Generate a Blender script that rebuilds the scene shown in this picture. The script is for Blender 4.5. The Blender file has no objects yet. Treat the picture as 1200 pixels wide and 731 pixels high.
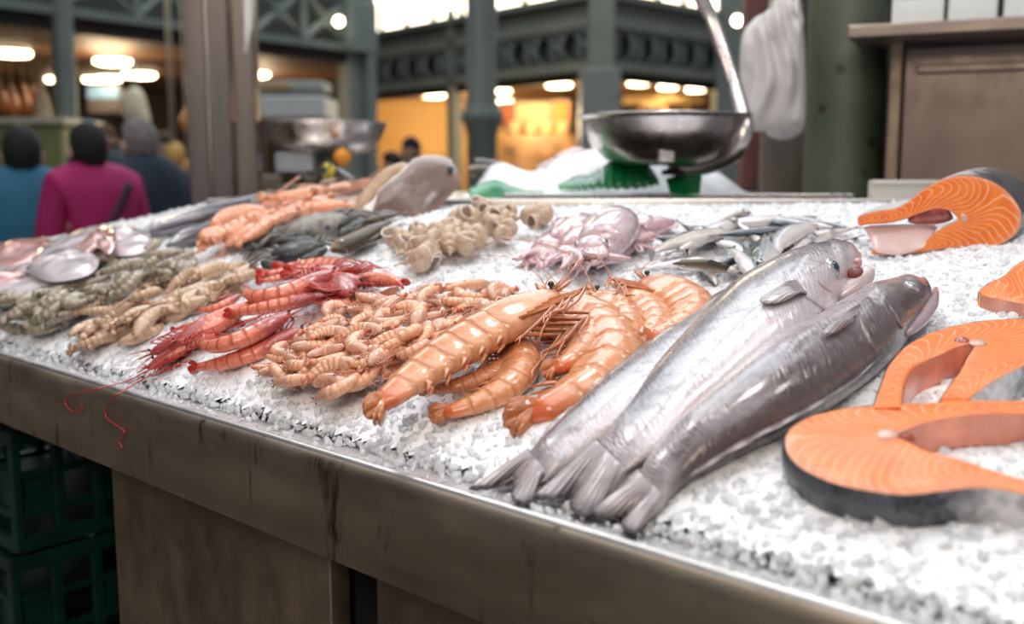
import bpy, bmesh, math, random
import numpy as np
from mathutils import Vector, Matrix, noise
R = math.radians
random.seed(7)
rng = np.random.default_rng(7)
SC = bpy.context.scene
COL = SC.collection
V = Vector
# ------------------------------------------------------------------ camera (image 1200 x 731)
CZ = 1.45
FPX = 1200.0
HORIZON = 200.0
PITCH = math.atan((365.5 - HORIZON) / FPX)
CAM = V((0, 0, CZ))
_F = V((0, math.cos(PITCH), -math.sin(PITCH)))
_U = V((0, math.sin(PITCH), math.cos(PITCH)))
def ray(px, py):
    return (_F * FPX + V((1, 0, 0)) * (px - 600) + _U * (365.5 - py)).normalized()
def at(px, py, Y):
    r = ray(px, py); return CAM + r * (Y / r.y)
def at_z(px, py, z):
    r = ray(px, py); return CAM + r * ((z - CZ) / r.z)
def to_px(p):
    q = V(p) - CAM
    d = q.dot(_F); return (600 + q.x / d * FPX, 365.5 - q.dot(_U) / d * FPX)
# ------------------------------------------------------------------ objects
def link(o, parent=None, label=None, cat=None, group=None, kind=None):
    COL.objects.link(o)
    if parent is not None: o.parent = parent
    tag(o, label, cat, group, kind)
    return o
def tag(o, label=None, cat=None, group=None, kind=None):
    if label: o['label'] = label
    if cat: o['category'] = cat
    if group: o['group'] = group
    if kind: o['kind'] = kind
    return o
def empty(name, loc=(0, 0, 0), label=None, cat=None, group=None, rz=0):
    o = bpy.data.objects.new(name, None); o.empty_display_size = .05
    o.location = loc; o.rotation_euler = (0, 0, rz)
    return link(o, None, label, cat, group)
def mesh(name, vs, fs, mats=None, parent=None, smooth=True, attrs=None, fmat=None, **kw):
    me = bpy.data.meshes.new(name)
    me.from_pydata([tuple(v) for v in vs], [], [tuple(f) for f in fs])
    if mats is not None:
        for m in (mats if isinstance(mats, (list, tuple)) else [mats]): me.materials.append(m)
    if smooth: me.polygons.foreach_set('use_smooth', [True] * len(me.polygons))
    if fmat: me.polygons.foreach_set('material_index', fmat)
    for k, arr in (attrs or {}).items():
        a = me.attributes.new(k, 'FLOAT', 'POINT'); a.data.foreach_set('value', np.array(arr, dtype=np.float32))
    me.update()
    o = bpy.data.objects.new(name, me)
    return link(o, parent, **kw)
class MB:
    """collects shapes in one mesh"""
    def __init__(s): s.v = []; s.f = []; s.a = {}
    def add(s, vs, fs, attrs=None):
        n = len(s.v); s.v += [V(v) for v in vs]; s.f += [tuple(i + n for i in f) for f in fs]
        for k in set(list(s.a) + list(attrs or {})):
            s.a.setdefault(k, [0.0] * n)
            s.a[k] += list((attrs or {}).get(k, [0.0] * len(vs)))
        return s
    def box(s, c, d, rz=0, rot=None, ch=0.0):
        m = rot or Matrix.Rotation(rz, 3, 'Z')
        hx, hy, hz = d[0] / 2, d[1] / 2, d[2] / 2
        if ch <= 0:
            vs = [V((x, y, z)) for x in (-hx, hx) for y in (-hy, hy) for z in (-hz, hz)]
            fs = [(0, 1, 3, 2), (4, 6, 7, 5), (0, 4, 5, 1), (2, 3, 7, 6), (0, 2, 6, 4), (1, 5, 7, 3)]
        else:
            bm = bmesh.new(); bmesh.ops.create_cube(bm, size=1)
            for v in bm.verts: v.co = V((v.co.x * d[0], v.co.y * d[1], v.co.z * d[2]))
            bmesh.ops.bevel(bm, geom=bm.edges[:], offset=ch, segments=2, affect='EDGES', profile=.5)
            bm.verts.index_update()
            vs = [v.co.copy() for v in bm.verts]; fs = [tuple(v.index for v in f.verts) for f in bm.faces]; bm.free()
        return s.add([m @ v + V(c) for v in vs], fs)
    def tube(s, pts, r, n=8, attrs=None, caps=True, flat=1.0, up=None):
        vs, fs = tube(pts, r, n, caps, flat, up); return s.add(vs, fs, attrs)
    def ball(s, c, r, n=8, m=6, rot=None):
        vs, fs = ball(c, r, n, m, rot); return s.add(vs, fs)
    def lathe(s, c, prof, n=24):
        vs, fs = [], []
        for (r_, z) in prof:
            for i in range(n):
                a = 2 * math.pi * i / n; vs.append(V((c[0] + r_ * math.cos(a), c[1] + r_ * math.sin(a), c[2] + z)))
        for j in range(len(prof) - 1):
            for i in range(n):
                k = (i + 1) % n; fs.append((j * n + i, j * n + k, (j + 1) * n + k, (j + 1) * n + i))
        return s.add(vs, fs)
    def build(s, name, m=None, parent=None, smooth=True, **kw):
        return mesh(name, s.v, s.f, m, parent, smooth, attrs=s.a, **kw)
def ball(c, r, n=8, m=6, rot=None):
    r = V((r, r, r)) if not hasattr(r, '__len__') else V(r)
    vs = []; fs = []; rot = rot or Matrix.Identity(3)
    for j in range(m + 1):
        p = math.pi * j / m
        for i in range(n):
            a = 2 * math.pi * i / n
            vs.append(V(c) + rot @ V((r.x * math.sin(p) * math.cos(a), r.y * math.sin(p) * math.sin(a), r.z * math.cos(p))))
    for j in range(m):
        for i in range(n):
            k = (i + 1) % n; fs.append((j * n + i, (j + 1) * n + i, (j + 1) * n + k, j * n + k))
    return vs, fs
def tube(pts, r, n=8, caps=True, flat=1.0, up=None):
    pts = [V(p) for p in pts]; N = len(pts)
    rr = r if hasattr(r, '__len__') else [r] * N
    vs, fs = [], []; up = V(up) if up else None
    prev = None
    for i in range(N):
        t = (pts[min(i + 1, N - 1)] - pts[max(i - 1, 0)]).normalized()
        ref = up or prev or (V((0, 0, 1)) if abs(t.z) < .9 else V((1, 0, 0)))
        b = t.cross(ref)
        if b.length < 1e-5: b = t.cross(V((1, .3, .2)))
        b.normalize(); nn = b.cross(t).normalized(); prev = nn
        for k in range(n):
            a = 2 * math.pi * k / n
            vs.append(pts[i] + (b * math.cos(a) + nn * math.sin(a) * flat) * rr[i])
    for i in range(N - 1):
        for k in range(n):
            l = (k + 1) % n; fs.append((i * n + k, i * n + l, (i + 1) * n + l, (i + 1) * n + k))
    if caps:
        fs.append(tuple(range(n - 1, -1, -1))); fs.append(tuple((N - 1) * n + k for k in range(n)))
    return vs, fs
def cr(pts, n):
    """Catmull-Rom resample of a list of vectors/tuples/floats to n points (uniform in index)"""
    P = [np.atleast_1d(np.array(p, dtype=float)) for p in pts]; N = len(P); out = []
    for k in range(n):
        x = k / (n - 1) * (N - 1); i = min(int(x), N - 2); t = x - i
        p0 = P[i - 1] if i > 0 else 2 * P[0] - P[1]; p1 = P[i]; p2 = P[i + 1]; p3 = P[i + 2] if i + 2 < N else 2 * P[-1] - P[-2]
        q = .5 * ((2 * p1) + (p2 - p0) * t + (2 * p0 - 5 * p1 + 4 * p2 - p3) * t * t + (3 * p1 - p0 - 3 * p2 + p3) * t ** 3)
        out.append(q)
    if len(out[0]) == 1: return [float(q[0]) for q in out]
    if len(out[0]) == 3: return [V(q) for q in out]
    return [tuple(q) for q in out]
def lerp(a, b, t): return a + (b - a) * t
def sstep(a, b, x):
    t = max(0., min(1., (x - a) / (b - a))); return t * t * (3 - 2 * t)
def itp(tab, x):
    for (a, p), (b, q) in zip(tab, tab[1:]):
        if x <= b: return p + (q - p) * max(0, (x - a) / (b - a))
    return tab[-1][1]
def sitp(tab, x):
    for (a, p), (b, q) in zip(tab, tab[1:]):
        if x <= b: return p + (q - p) * sstep(a, b, x)
    return tab[-1][1]
# ------------------------------------------------------------------ materials
def nt(name):
    m = bpy.data.materials.new(name); m.use_nodes = True
    t = m.node_tree; b = t.nodes['Principled BSDF']; return m, t, b
def setp(b, **k):
    names = dict(color='Base Color', rough='Roughness', metal='Metallic', coat='Coat Weight', coatr='Coat Roughness', sss='Subsurface Weight',
                 sssr='Subsurface Radius', ssss='Subsurface Scale', trans='Transmission Weight', ior='IOR', spec='Specular IOR Level',
                 emit='Emission Color', es='Emission Strength', alpha='Alpha', sheen='Sheen Weight')
    for a, v in k.items():
        if a in ('color', 'emit') and len(v) == 3: v = (*v, 1)
        b.inputs[names[a]].default_value = v
def node(t, ty, **k):
    n = t.nodes.new(ty)
    for a, v in k.items():
        if a.startswith('i_'):
            key = a[2:]; key = int(key) if key.isdigit() else key
            n.inputs[key].default_value = v
        else: setattr(n, a, v)
    return n
def mth(t, op, a, b=None, c=None):
    n = t.nodes.new('ShaderNodeMath'); n.operation = op
    for i, x in enumerate((a, b, c)):
        if x is None: continue
        if isinstance(x, (int, float)): n.inputs[i].default_value = x
        else: t.links.new(x, n.inputs[i])
    return n.outputs[0]
def mrange(t, x, a, b, c=0., d=1.):
    n = t.nodes.new('ShaderNodeMapRange'); t.links.new(x, n.inputs[0])
    for i, v in zip((1, 2, 3, 4), (a, b, c, d)): n.inputs[i].default_value = v
    return n.outputs[0]
def mix(t, f, a, b, blend='MIX'):
    n = t.nodes.new('ShaderNodeMix'); n.data_type = 'RGBA'; n.blend_type = blend
    for i, x in ((0, f), (6, a), (7, b)):
        if isinstance(x, (int, float)): n.inputs[i].default_value = x
        elif isinstance(x, (tuple, list)): n.inputs[i].default_value = (*x, 1) if len(x) == 3 else x
        else: t.links.new(x, n.inputs[i])
    return n.outputs[2]
def attr(t, name):
    n = t.nodes.new('ShaderNodeAttribute'); n.attribute_name = name; return n.outputs['Fac']
def objco(t): return t.nodes.new('ShaderNodeTexCoord').outputs['Object']
def nz(t, scale, detail=3, rough=.5, co=None, dist=0., st=None):
    n = t.nodes.new('ShaderNodeTexNoise'); n.inputs['Scale'].default_value = scale; n.inputs['Detail'].default_value = detail
    n.inputs['Roughness'].default_value = rough; n.inputs['Distortion'].default_value = dist
    co = co or objco(t)
    if st:
        mp = t.nodes.new('ShaderNodeMapping'); mp.inputs['Scale'].default_value = st; t.links.new(co, mp.inputs[0]); co = mp.outputs[0]
    t.links.new(co, n.inputs['Vector']); return n.outputs['Fac']
def bump(t, b, h, strength=.3, dist=.002):
    n = t.nodes.new('ShaderNodeBump'); n.inputs['Strength'].default_value = strength; n.inputs['Distance'].default_value = dist
    t.links.new(h, n.inputs['Height']); t.links.new(n.outputs[0], b.inputs['Normal'])
_M = {}
def flat(name, color, rough=.5, metal=0, var=0.12, scale=12, bs=0, bd=.002, **k):
    """plain procedural material with a little noise variation"""
    if name in _M: return _M[name]
    m, t, b = nt(name); setp(b, rough=rough, metal=metal, **k)
    f = nz(t, scale, 4)
    c2 = tuple(max(0, c * (1 - var * 2)) for c in color)
    t.links.new(mix(t, mrange(t, f, .3, .7), color, c2), b.inputs['Base Color'])
    if bs: bump(t, b, nz(t, scale * 4, 3), bs, bd)
    _M[name] = m; return m
def glow(name, color, s):
    if name in _M: return _M[name]
    m, t, b = nt(name); setp(b, color=color, emit=color, es=s, rough=.6); _M[name] = m; return m
def copy_tree(o, parent=None):
    c = o.copy(); COL.objects.link(c); c.parent = parent
    for ch in kids(o): copy_tree(ch, c)
    return c
_KID = {}
def kids(o):
    if o.name not in _KID: _KID[o.name] = [x for x in bpy.data.objects if x.parent == o]
    return _KID[o.name]
# ------------------------------------------------------------------ the display surface
ZF = CZ - .30
FA = at_z(0, 418, ZF); FB = at_z(1017, 731, ZF)
FD = (FB - FA).normalized()                 # along the front edge, towards the right
FN = V((-FD.y, FD.x, 0))                    # inwards
FL = at_z(-215, 350, ZF); FL = FA + FD * (FL - FA).dot(FD)
FR = FA + FD * ((FB - FA).length + .45)
BL = V((-.62, 2.68, 0)); BM = V((-.05, 2.10, 0)); BR = V((1.75, 2.10, 0))
ZB = CZ - .072
LIP = .050
def s_front(x, y): return (V((x, y, 0)) - V((FA.x, FA.y, 0))).dot(FN)
_bn = V((BM.y - BL.y, -(BM.x - BL.x), 0)).normalized()     # outward/inward of the back left edge
if _bn.dot(V((-.5, 1.5, 0)) - BL) < 0: _bn = -_bn
def s_back(x, y):
    d1 = BM.y - y; d2 = (V((x, y, 0)) - BL).dot(_bn)
    # smooth maximum: the back edge turns a re-entrant corner
    k = .12; h = max(0., min(1., .5 + .5 * (d1 - d2) / k)); return lerp(d2, d1, h) + k * h * (1 - h) * .5
def base_z(x, y):
    sf = s_front(x, y) - LIP; sb = max(0.001, s_back(x, y)); 
    if sf <= 0: return ZF
    t = sf / (sf + sb)
    return ZF + (ZB - ZF) * t ** .85
def ice_z(x, y):
    sf = s_front(x, y) - LIP; sb = s_back(x, y)
    m = .018 * sstep(-.01, .10, sf) - .02 * (1 - sstep(0.0, .10, sb))
    m += (.006 * noise.noise(V((x * 8, y * 8, 3.1))) + .004 * noise.noise(V((x * 21, y * 21, 1.1)))) * sstep(0, .1, sf)
    return base_z(x, y) + m
def on_ice(px, py, lift=0.):
    r = ray(px, py); lo, hi = .3, 4.5; t = lo; step = .02
    while t < hi:
        p = CAM + r * t
        if p.z < ice_z(p.x, p.y) + lift: break
        t += step
    a, b = t - step, t
    for _ in range(18):
        m = (a + b) / 2; p = CAM + r * m
        if p.z < ice_z(p.x, p.y) + lift: b = m
        else: a = m
    return CAM + r * b
def ice_n(x, y, e=.04):
    def bz(x, y): return base_z(x, y)
    return V((-(bz(x + e, y) - bz(x - e, y)) / (2 * e), -(bz(x, y + e) - bz(x, y - e)) / (2 * e), 1)).normalized()
# ------------------------------------------------------------------ counter
def steel(name, c, rough=.32, var=.2, streak=(1, 1, .08), metal=1., stain=None, bs=.08):
    m, t, b = nt(name); setp(b, metal=metal, rough=rough)
    f = nz(t, 9, 5, .6, st=streak); f2 = nz(t, 2.5, 3, .6)
    col = mix(t, mrange(t, f, .3, .75), c, tuple(x * (1 - var) for x in c))
    col = mix(t, mrange(t, f2, .45, .7, 0, .5), col, tuple(x * .7 for x in c))
    if stain:
        f3 = nz(t, 26, 6, .7, st=(1, 1, .22)); col = mix(t, mrange(t, f3, .57, .68), col, stain)
    t.links.new(col, b.inputs['Base Color'])
    t.links.new(mrange(t, nz(t, 20, 5, .6, st=streak), .2, .8, rough * .7, rough * 1.5), b.inputs['Roughness'])
    bump(t, b, nz(t, 60, 4, .6, st=streak), bs, .001)
    return m
M_FASCIA = steel('fascia_steel', (.50, .42, .33), .46, .3, (.3, .3, 1), stain=(.05, .035, .025))
M_LIP = steel('wet_tray_steel', (.70, .69, .69), .42, .25, (1, 1, 1))
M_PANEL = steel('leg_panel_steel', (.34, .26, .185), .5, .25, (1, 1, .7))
M_RIM = steel('rim_steel', (.60, .57, .54), .34, .1, (1, 1, 1))
FH = .112
def fpt(s, off, z): 
    p = FL + FD * s + FN * off; return V((p.x, p.y, z))
flen = (FR - FL).length
ctr = empty('fish_counter', (FL + FD * flen / 2).to_tuple()[:2] + (0,), 'stainless steel fish counter with a deep front fascia holding the crushed ice', 'counter')
def wmesh(name, vs, fs, m, parent, **k):
    """world coordinates, parent at its own location"""
    inv = V(parent.location) if parent else V((0, 0, 0))
    return mesh(name, [V(v) - inv for v in vs], fs, m, parent, **k)
def wbuild(mb, name, m, parent, smooth=True, **k):
    inv = V(parent.location) if parent else V((0, 0, 0))
    return mesh(name, [v - inv for v in mb.v], mb.f, m, parent, smooth, attrs=mb.a, **k)
# front fascia with a rounded top edge: a profile swept along the front
prof = [(.012, ZF - FH - .004), (.0, ZF - FH), (0, ZF - .012), (.0015, ZF - .005), (.005, ZF - .001), (.009, ZF + .0015)]
ns = 60
def sweep(prof, n, s0=0., s1=None):
    s1 = flen if s1 is None else s1
    vs = [fpt(lerp(s0, s1, i / n), o, z) for i in range(n + 1) for (o, z) in prof]; k = len(prof)
    fs = [(i * k + j, (i + 1) * k + j, (i + 1) * k + j + 1, i * k + j + 1) for i in range(n) for j in range(k - 1)]
    return vs, fs
wmesh('front_fascia', *sweep(prof, ns), M_FASCIA, ctr)
wmesh('front_rim', *sweep([(.005, ZF - .002), (.007, ZF + .0022), (.011, ZF + .0035), (.015, ZF + .002), (.017, ZF - .001)], ns), M_RIM, ctr)
wmesh('front_lip', *sweep([(.009, ZF + .0003), (.03, ZF - .001), (LIP + .005, ZF - .003), (LIP + .012, ZF - .012), (.14, ZF - .012)], ns), M_LIP, ctr)
# tray floor following the slope, 3 cm under the ice top
mb = MB()
tray = [FL, FR, V((FR.x + .5, 1.2, 0)), BR, BM, BL]
zt = [ZF - .015, ZF - .015, ZF, ZB - .03, ZB - .03, ZB - .03]
top = [V((p.x, p.y, z)) for p, z in zip(tray, zt)]
bot = [V((p.x, p.y, ZF - FH)) for p in tray]
n = len(tray)
wmesh('side_wall', top + bot, [(i, (i + 1) % n, n + (i + 1) % n, n + i) for i in range(1, n)], M_FASCIA, ctr, smooth=False)
wmesh('tray_floor', bot, [tuple(range(n))], M_PANEL, ctr, smooth=False)
# raised back rim: folded steel edge
def rim_seg(mb, a, b, z, w=.02, h=.03):
    a = V((a.x, a.y, z)); b = V((b.x, b.y, z)); mb.box(((a + b) / 2), ((b - a).length + w, w, h), rz=math.atan2(b.y - a.y, b.x - a.x), ch=.004)
mb = MB(); rim_seg(mb, BM, BR, ZB + .001); rim_seg(mb, BM, BL, ZB - .02); wbuild(mb, 'back_rim', M_RIM, ctr)
mb = MB()
a, b = V((FL.x, FL.y, ZF)), V((BL.x, BL.y, ZB - .02)); d = b - a
rot = d.to_track_quat('X', 'Z').to_matrix(); mb.box((a + b) / 2, (d.length, .02, .03), rot=rot, ch=.004)
wbuild(mb, 'left_rim', M_RIM, ctr)
# leg panels under the fascia
def s_at(px, py, off, z):
    p = at_z(px, py, z); return (p - FL).dot(FD)
def panel(name, s0, s1, off=.05, depth=.03, m=None):
    mb = MB(); c = fpt((s0 + s1) / 2, off + depth / 2, (ZF - FH + .02) / 2); mb.box(c, (s1 - s0, depth, ZF - FH + .02), rz=math.atan2(FD.y, FD.x), ch=.003)
    return wbuild(mb, name, m or M_PANEL, ctr)
def s_on(px, py, off):
    """s of the point where the pixel's ray meets the vertical plane at offset off"""
    r = ray(px, py); q = V((FL.x, FL.y, CZ)) + FN * off - CAM; t = q.dot(FN) / r.dot(FN); return (CAM + r * t - FL).dot(FD)
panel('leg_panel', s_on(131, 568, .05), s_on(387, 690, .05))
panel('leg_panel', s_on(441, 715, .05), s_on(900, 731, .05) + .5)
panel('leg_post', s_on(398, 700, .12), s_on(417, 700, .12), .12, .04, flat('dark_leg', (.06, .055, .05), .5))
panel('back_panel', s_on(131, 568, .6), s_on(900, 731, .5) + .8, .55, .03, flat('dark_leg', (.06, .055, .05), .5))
# ------------------------------------------------------------------ ice
def ice_like(name, c1, c2, rough, tl, bscale, bst, bd):
    m, t, b = nt(name); setp(b, rough=rough, ior=1.31, spec=.5)
    col = mix(t, mrange(t, nz(t, 25, 4), .3, .7), c1, c2); t.links.new(col, b.inputs['Base Color'])
    bump(t, b, nz(t, bscale, 4, .6), bst, bd)
    tr = t.nodes.new('ShaderNodeBsdfTranslucent'); tr.inputs[0].default_value = (*c1, 1)
    ms = t.nodes.new('ShaderNodeMixShader'); ms.inputs[0].default_value = tl
    t.links.new(b.outputs[0], ms.inputs[1]); t.links.new(tr.outputs[0], ms.inputs[2])
    t.links.new(ms.outputs[0], t.nodes['Material Output'].inputs['Surface']); return m
M_ICE = ice_like('crushed_ice', (.96, .97, .985), (.93, .95, .975), .22, .0, 200, .4, .002)
M_CHIP = ice_like('ice_chips', (.98, .985, .995), (.94, .96, .985), .12, .66, 300, .2, .002)
gx = np.linspace(FL.x - .05, 1.75, 300); gy = np.linspace(.35, 2.75, 320)
def inside(x, y, m=0.):
    if s_front(x, y) < LIP - .004 + m or s_back(x, y) < .004 + m or y > 2.68: return False
    # left edge FL-BL
    e = BL - V((FL.x, FL.y, 0)); q = V((x, y, 0)) - V((FL.x, FL.y, 0)); return (e.x * q.y - e.y * q.x) < -m * e.length
idx = {}; vs = []; fs = []
for j, y in enumerate(gy):
    for i, x in enumerate(gx):
        if inside(x, y, .004):
            h = ice_z(x, y) + .003 * noise.noise(V((x * 60, y * 60, 0))) + .0024
            idx[(i, j)] = len(vs); vs.append((x, y, h))
for (i, j) in list(idx):
    q = [(i, j), (i + 1, j), (i + 1, j + 1), (i, j + 1)]
    if all(k in idx for k in q): fs.append([idx[k] for k in q])
mesh('crushed_ice', vs, fs, M_ICE, label='bed of crushed white ice filling the sloping steel counter', cat='ice', kind='stuff')
# chips
def chips(name, N, test, zfun, size, label, seed, m=M_CHIP, xr=None, yr=None):
    g = np.random.default_rng(seed)
    pts = []
    while len(pts) < N:
        # more of them towards the camera: sample by depth
        y = yr[0] + (yr[1] - yr[0]) * g.random() ** 1.35; x = xr[0] + (xr[1] - xr[0]) * g.random()
        if abs(x) > y * .62 + .25 * (x > 0): continue
        if test(x, y): pts.append((x, y, zfun(x, y)))
    P = np.array(pts); n = len(P)
    cube = np.array([(x, y, z) for x in (-1, 1) for y in (-1, 1) for z in (-1, 1)], float) * .5
    fc = np.array([(0, 1, 3, 2), (4, 6, 7, 5), (0, 4, 5, 1), (2, 3, 7, 6), (0, 2, 6, 4), (1, 5, 7, 3)])
    S = size[0] + (size[1] - size[0]) * g.random((n, 1, 1)) ** 2.6
    L = cube[None] * S * (0.28 + g.random((n, 1, 3)) * .95) + (g.random((n, 8, 3)) - .5) * S * .45
    q = g.normal(size=(n, 4)); q /= np.linalg.norm(q, axis=1, keepdims=True)
    w, x, y, z = q.T
    Rm = np.stack([np.stack([1 - 2 * (y * y + z * z), 2 * (x * y - z * w), 2 * (x * z + y * w)], 1), np.stack([2 * (x * y + z * w), 1 - 2 * (x * x + z * z), 2 * (y * z - x * w)], 1), np.stack([2 * (x * z - y * w), 2 * (y * z + x * w), 1 - 2 * (x * x + y * y)], 1)], 1)
    W = np.einsum('nij,nkj->nki', Rm, L) + P[:, None, :]
    W[..., 2] += (g.random((n, 1)) * .7 - .35) * S[:, :, 0] * .5
    F = (fc[None] + (np.arange(n) * 8)[:, None, None]).reshape(-1, 4)
    me = bpy.data.meshes.new(name); me.vertices.add(n * 8); me.vertices.foreach_set('co', W.reshape(-1).astype(np.float32))
    me.loops.add(F.size); me.loops.foreach_set('vertex_index', F.reshape(-1).astype(np.int32))
    me.polygons.add(len(F)); me.polygons.foreach_set('loop_start', (np.arange(len(F)) * 4).astype(np.int32)); me.polygons.foreach_set('loop_total', np.full(len(F), 4, np.int32))
    me.update(); me.validate(); me.materials.append(m)
    o = bpy.data.objects.new(name, me); return link(o, None, label=label, cat='ice', kind='stuff')
chips('ice_chips', 120000, lambda x, y: inside(x, y, .002), lambda x, y: ice_z(x, y), (.003, .011), 'loose chips of clear wet ice on top of the ice bed', 3, xr=(-1.5, 1.5), yr=(.5, 2.7))
# meltwater and flat ice slivers on the lip
chips('ice_slivers', 700, lambda x, y: .016 < s_front(x, y) < LIP + .004, lambda x, y: ZF + .0005, (.003, .010), 'stray slivers of melting ice on the steel front lip', 5, xr=(-1.5, .6), yr=(.5, 2.3))
# ------------------------------------------------------------------ hake
def hake_mat(name, back, flank, belly, pos=.25, brown=0):
    m, t, b = nt(name); setp(b, rough=.3, coat=.6, coatr=.12, metal=.12, sss=.08, ssss=.01, spec=.6)
    d = attr(t, 'dors'); al = attr(t, 'along')
    cb = t.nodes.new('ShaderNodeCombineXYZ'); t.links.new(al, cb.inputs[0]); t.links.new(attr(t, 'ang'), cb.inputs[1])
    n1 = nz(t, 14, 5, .65, st=(1, 1, 1)); n2 = nz(t, 60, 4, .6)
    dd = mth(t, 'ADD', d, mth(t, 'MULTIPLY', mth(t, 'SUBTRACT', n1, .5), .55))
    c = mix(t, mrange(t, dd, -.75, -.1), belly, flank)
    c = mix(t, mrange(t, dd, pos, pos + .6), c, back)
    sp = mth(t, 'MULTIPLY', mrange(t, n2, .52, .62), mrange(t, dd, pos - .5, pos + .3, 0, .55))
    c = mix(t, sp, c, tuple(x * .55 for x in back))
    # blotches of pink at the belly
    c = mix(t, mth(t, 'MULTIPLY', mrange(t, nz(t, 11, 3), .5, .68), mrange(t, d, .3, -.8, 0, .55)), c, (.74, .50, .50))
    c = mix(t, mrange(t, al, .13, .02, 0, 1.), c, (.40, .35, .37))
    # lateral line
    ll = mth(t, 'MULTIPLY', mrange(t, mth(t, 'ABSOLUTE', mth(t, 'SUBTRACT', d, .22)), 0, .035, .45, 0), mrange(t, al, .8, .7))
    c = mix(t, ll, c, tuple(x * .6 for x in back))
    t.links.new(c, b.inputs['Base Color'])
    vo = node(t, 'ShaderNodeTexVoronoi', i_Scale=1.0); mp = node(t, 'ShaderNodeMapping'); mp.inputs['Scale'].default_value = (150, 22, 1)
    t.links.new(cb.outputs[0], mp.inputs[0]); t.links.new(mp.outputs[0], vo.inputs['Vector'])
    h = mth(t, 'ADD', mth(t, 'MULTIPLY', vo.outputs['Distance'], mrange(t, al, .80, .74, 0, 1)), mth(t, 'MULTIPLY', n2, 1.4))
    bump(t, b, h, .35, .0022)
    t.links.new(mrange(t, nz(t, 35, 4), .3, .7, .18, .42), b.inputs['Roughness'])
    return m
M_HAKE = hake_mat('hake_skin', (.15, .125, .14), (.58, .54, .57), (.74, .67, .68), .28)
M_HAKE2 = hake_mat('hake_skin_brown', (.12, .085, .085), (.33, .28, .30), (.58, .54, .56), .10)
def fin_mat(name, c1, c2, freq=60, grad=False):
    m, t, b = nt(name); setp(b, rough=.25, coat=.6, coatr=.1, spec=.6)
    w = mth(t, 'SINE', mth(t, 'MULTIPLY', attr(t, 'ang'), freq))
    n_ = nz(t, 30, 4)
    c = mix(t, mrange(t, w, -.6, .9), c1, c2); c = mix(t, mrange(t, n_, .4, .65, 0, .7), c, tuple(x * .6 for x in c1))
    if grad:
        v = attr(t, 'v'); c = mix(t, mrange(t, v, .05, .45, .9, 0), c, (.40, .35, .37)); c = mix(t, mrange(t, mth(t, 'ADD', v, mth(t, 'MULTIPLY', mth(t, 'SUBTRACT', n_, .5), .5)), .66, .95, 0, .9), c, (.08, .065, .075))
    t.links.new(c, b.inputs['Base Color']); bump(t, b, mth(t, 'ADD', mth(t, 'MULTIPLY', w, .5), nz(t, 60, 4)), .5, .002); return m
M_TAIL = fin_mat('hake_tail', (.27, .22, .22), (.40, .34, .34), 95, True)
M_FIN = fin_mat('hake_fin', (.30, .25, .26), (.55, .48, .48), 50)
M_PINK = flat('mouth_pink', (.78, .42, .42), .3, var=.15, scale=40, coat=.7, sss=.2, ssss=.01)
M_EYEW = flat('eye_ring', (.55, .56, .56), .2, .3, scale=80, coat=1.)
M_EYEB = flat('eye_dark', (.02, .05, .08), .08, scale=80, coat=1.)
M_EYEC = flat('eye_cloud', (.30, .36, .38), .12, scale=80, coat=1.)
M_DARKIN = flat('mouth_dark', (.25, .07, .07), .4, scale=40)
NA = 28
def body_from_outline(Dp, Vp, lift, thick, n=64, sq=.9, gill=None, phi=0.):
    """Dp / Vp: dorsal and ventral outline in pixels, set down on the ice at 'lift' above it; thick: half thickness table"""
    D = [on_ice(p[0], p[1], lift if not hasattr(lift, '__len__') else itp(lift, i / (len(Dp) - 1))) for i, p in enumerate(Dp)]
    Q = [on_ice(p[0], p[1], lift if not hasattr(lift, '__len__') else itp(lift, i / (len(Vp) - 1))) for i, p in enumerate(Vp)]
    D = cr([tuple(x) for x in D], n); Q = cr([tuple(x) for x in Q], n)
    vs, fs, al, dr, an = [], [], [], [], []
    info = []
    for i in range(n):
        t = i / (n - 1); c = (D[i] + Q[i]) / 2; a = (D[i] - Q[i]) / 2
        tg = ((D[min(i + 1, n - 1)] + Q[min(i + 1, n - 1)]) - (D[max(i - 1, 0)] + Q[max(i - 1, 0)])).normalized()
        nn = tg.cross(a).normalized()
        if nn.z < 0: nn = -nn
        h = sitp(thick, t)
        if gill and t > gill: h *= 1 + .10 * (1 - sstep(gill, gill + .10, t))
        info.append((c, a, nn, h, tg))
        for k in range(NA):
            th = 2 * math.pi * k / NA; ca, sa = math.cos(th), math.sin(th)
            e = sq; f = 1.0 / (abs(ca) ** (2 / e) + abs(sa) ** (2 / e)) ** (e / 2)
            vs.append(c + a * ca * f + nn * h * sa * f); al.append(t); dr.append(math.cos(th - R(phi))); an.append(th / (2 * math.pi))
    for i in range(n - 1):
        for k in range(NA):
            l = (k + 1) % NA; fs.append((i * NA + k, i * NA + l, (i + 1) * NA + l, (i + 1) * NA + k))
    for i0 in (0, n - 1):
        vs.append(info[i0][0] + info[i0][4] * (.004 if i0 else -.002)); al.append(i0 and 1 or 0); dr.append(0); an.append(0); c_ = len(vs) - 1
        for k in range(NA):
            l = (k + 1) % NA; fs.append((c_, i0 * NA + k, i0 * NA + l) if i0 else (c_, i0 * NA + l, i0 * NA + k))
    return vs, fs, dict(along=al, dors=dr, ang=an), info
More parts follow.
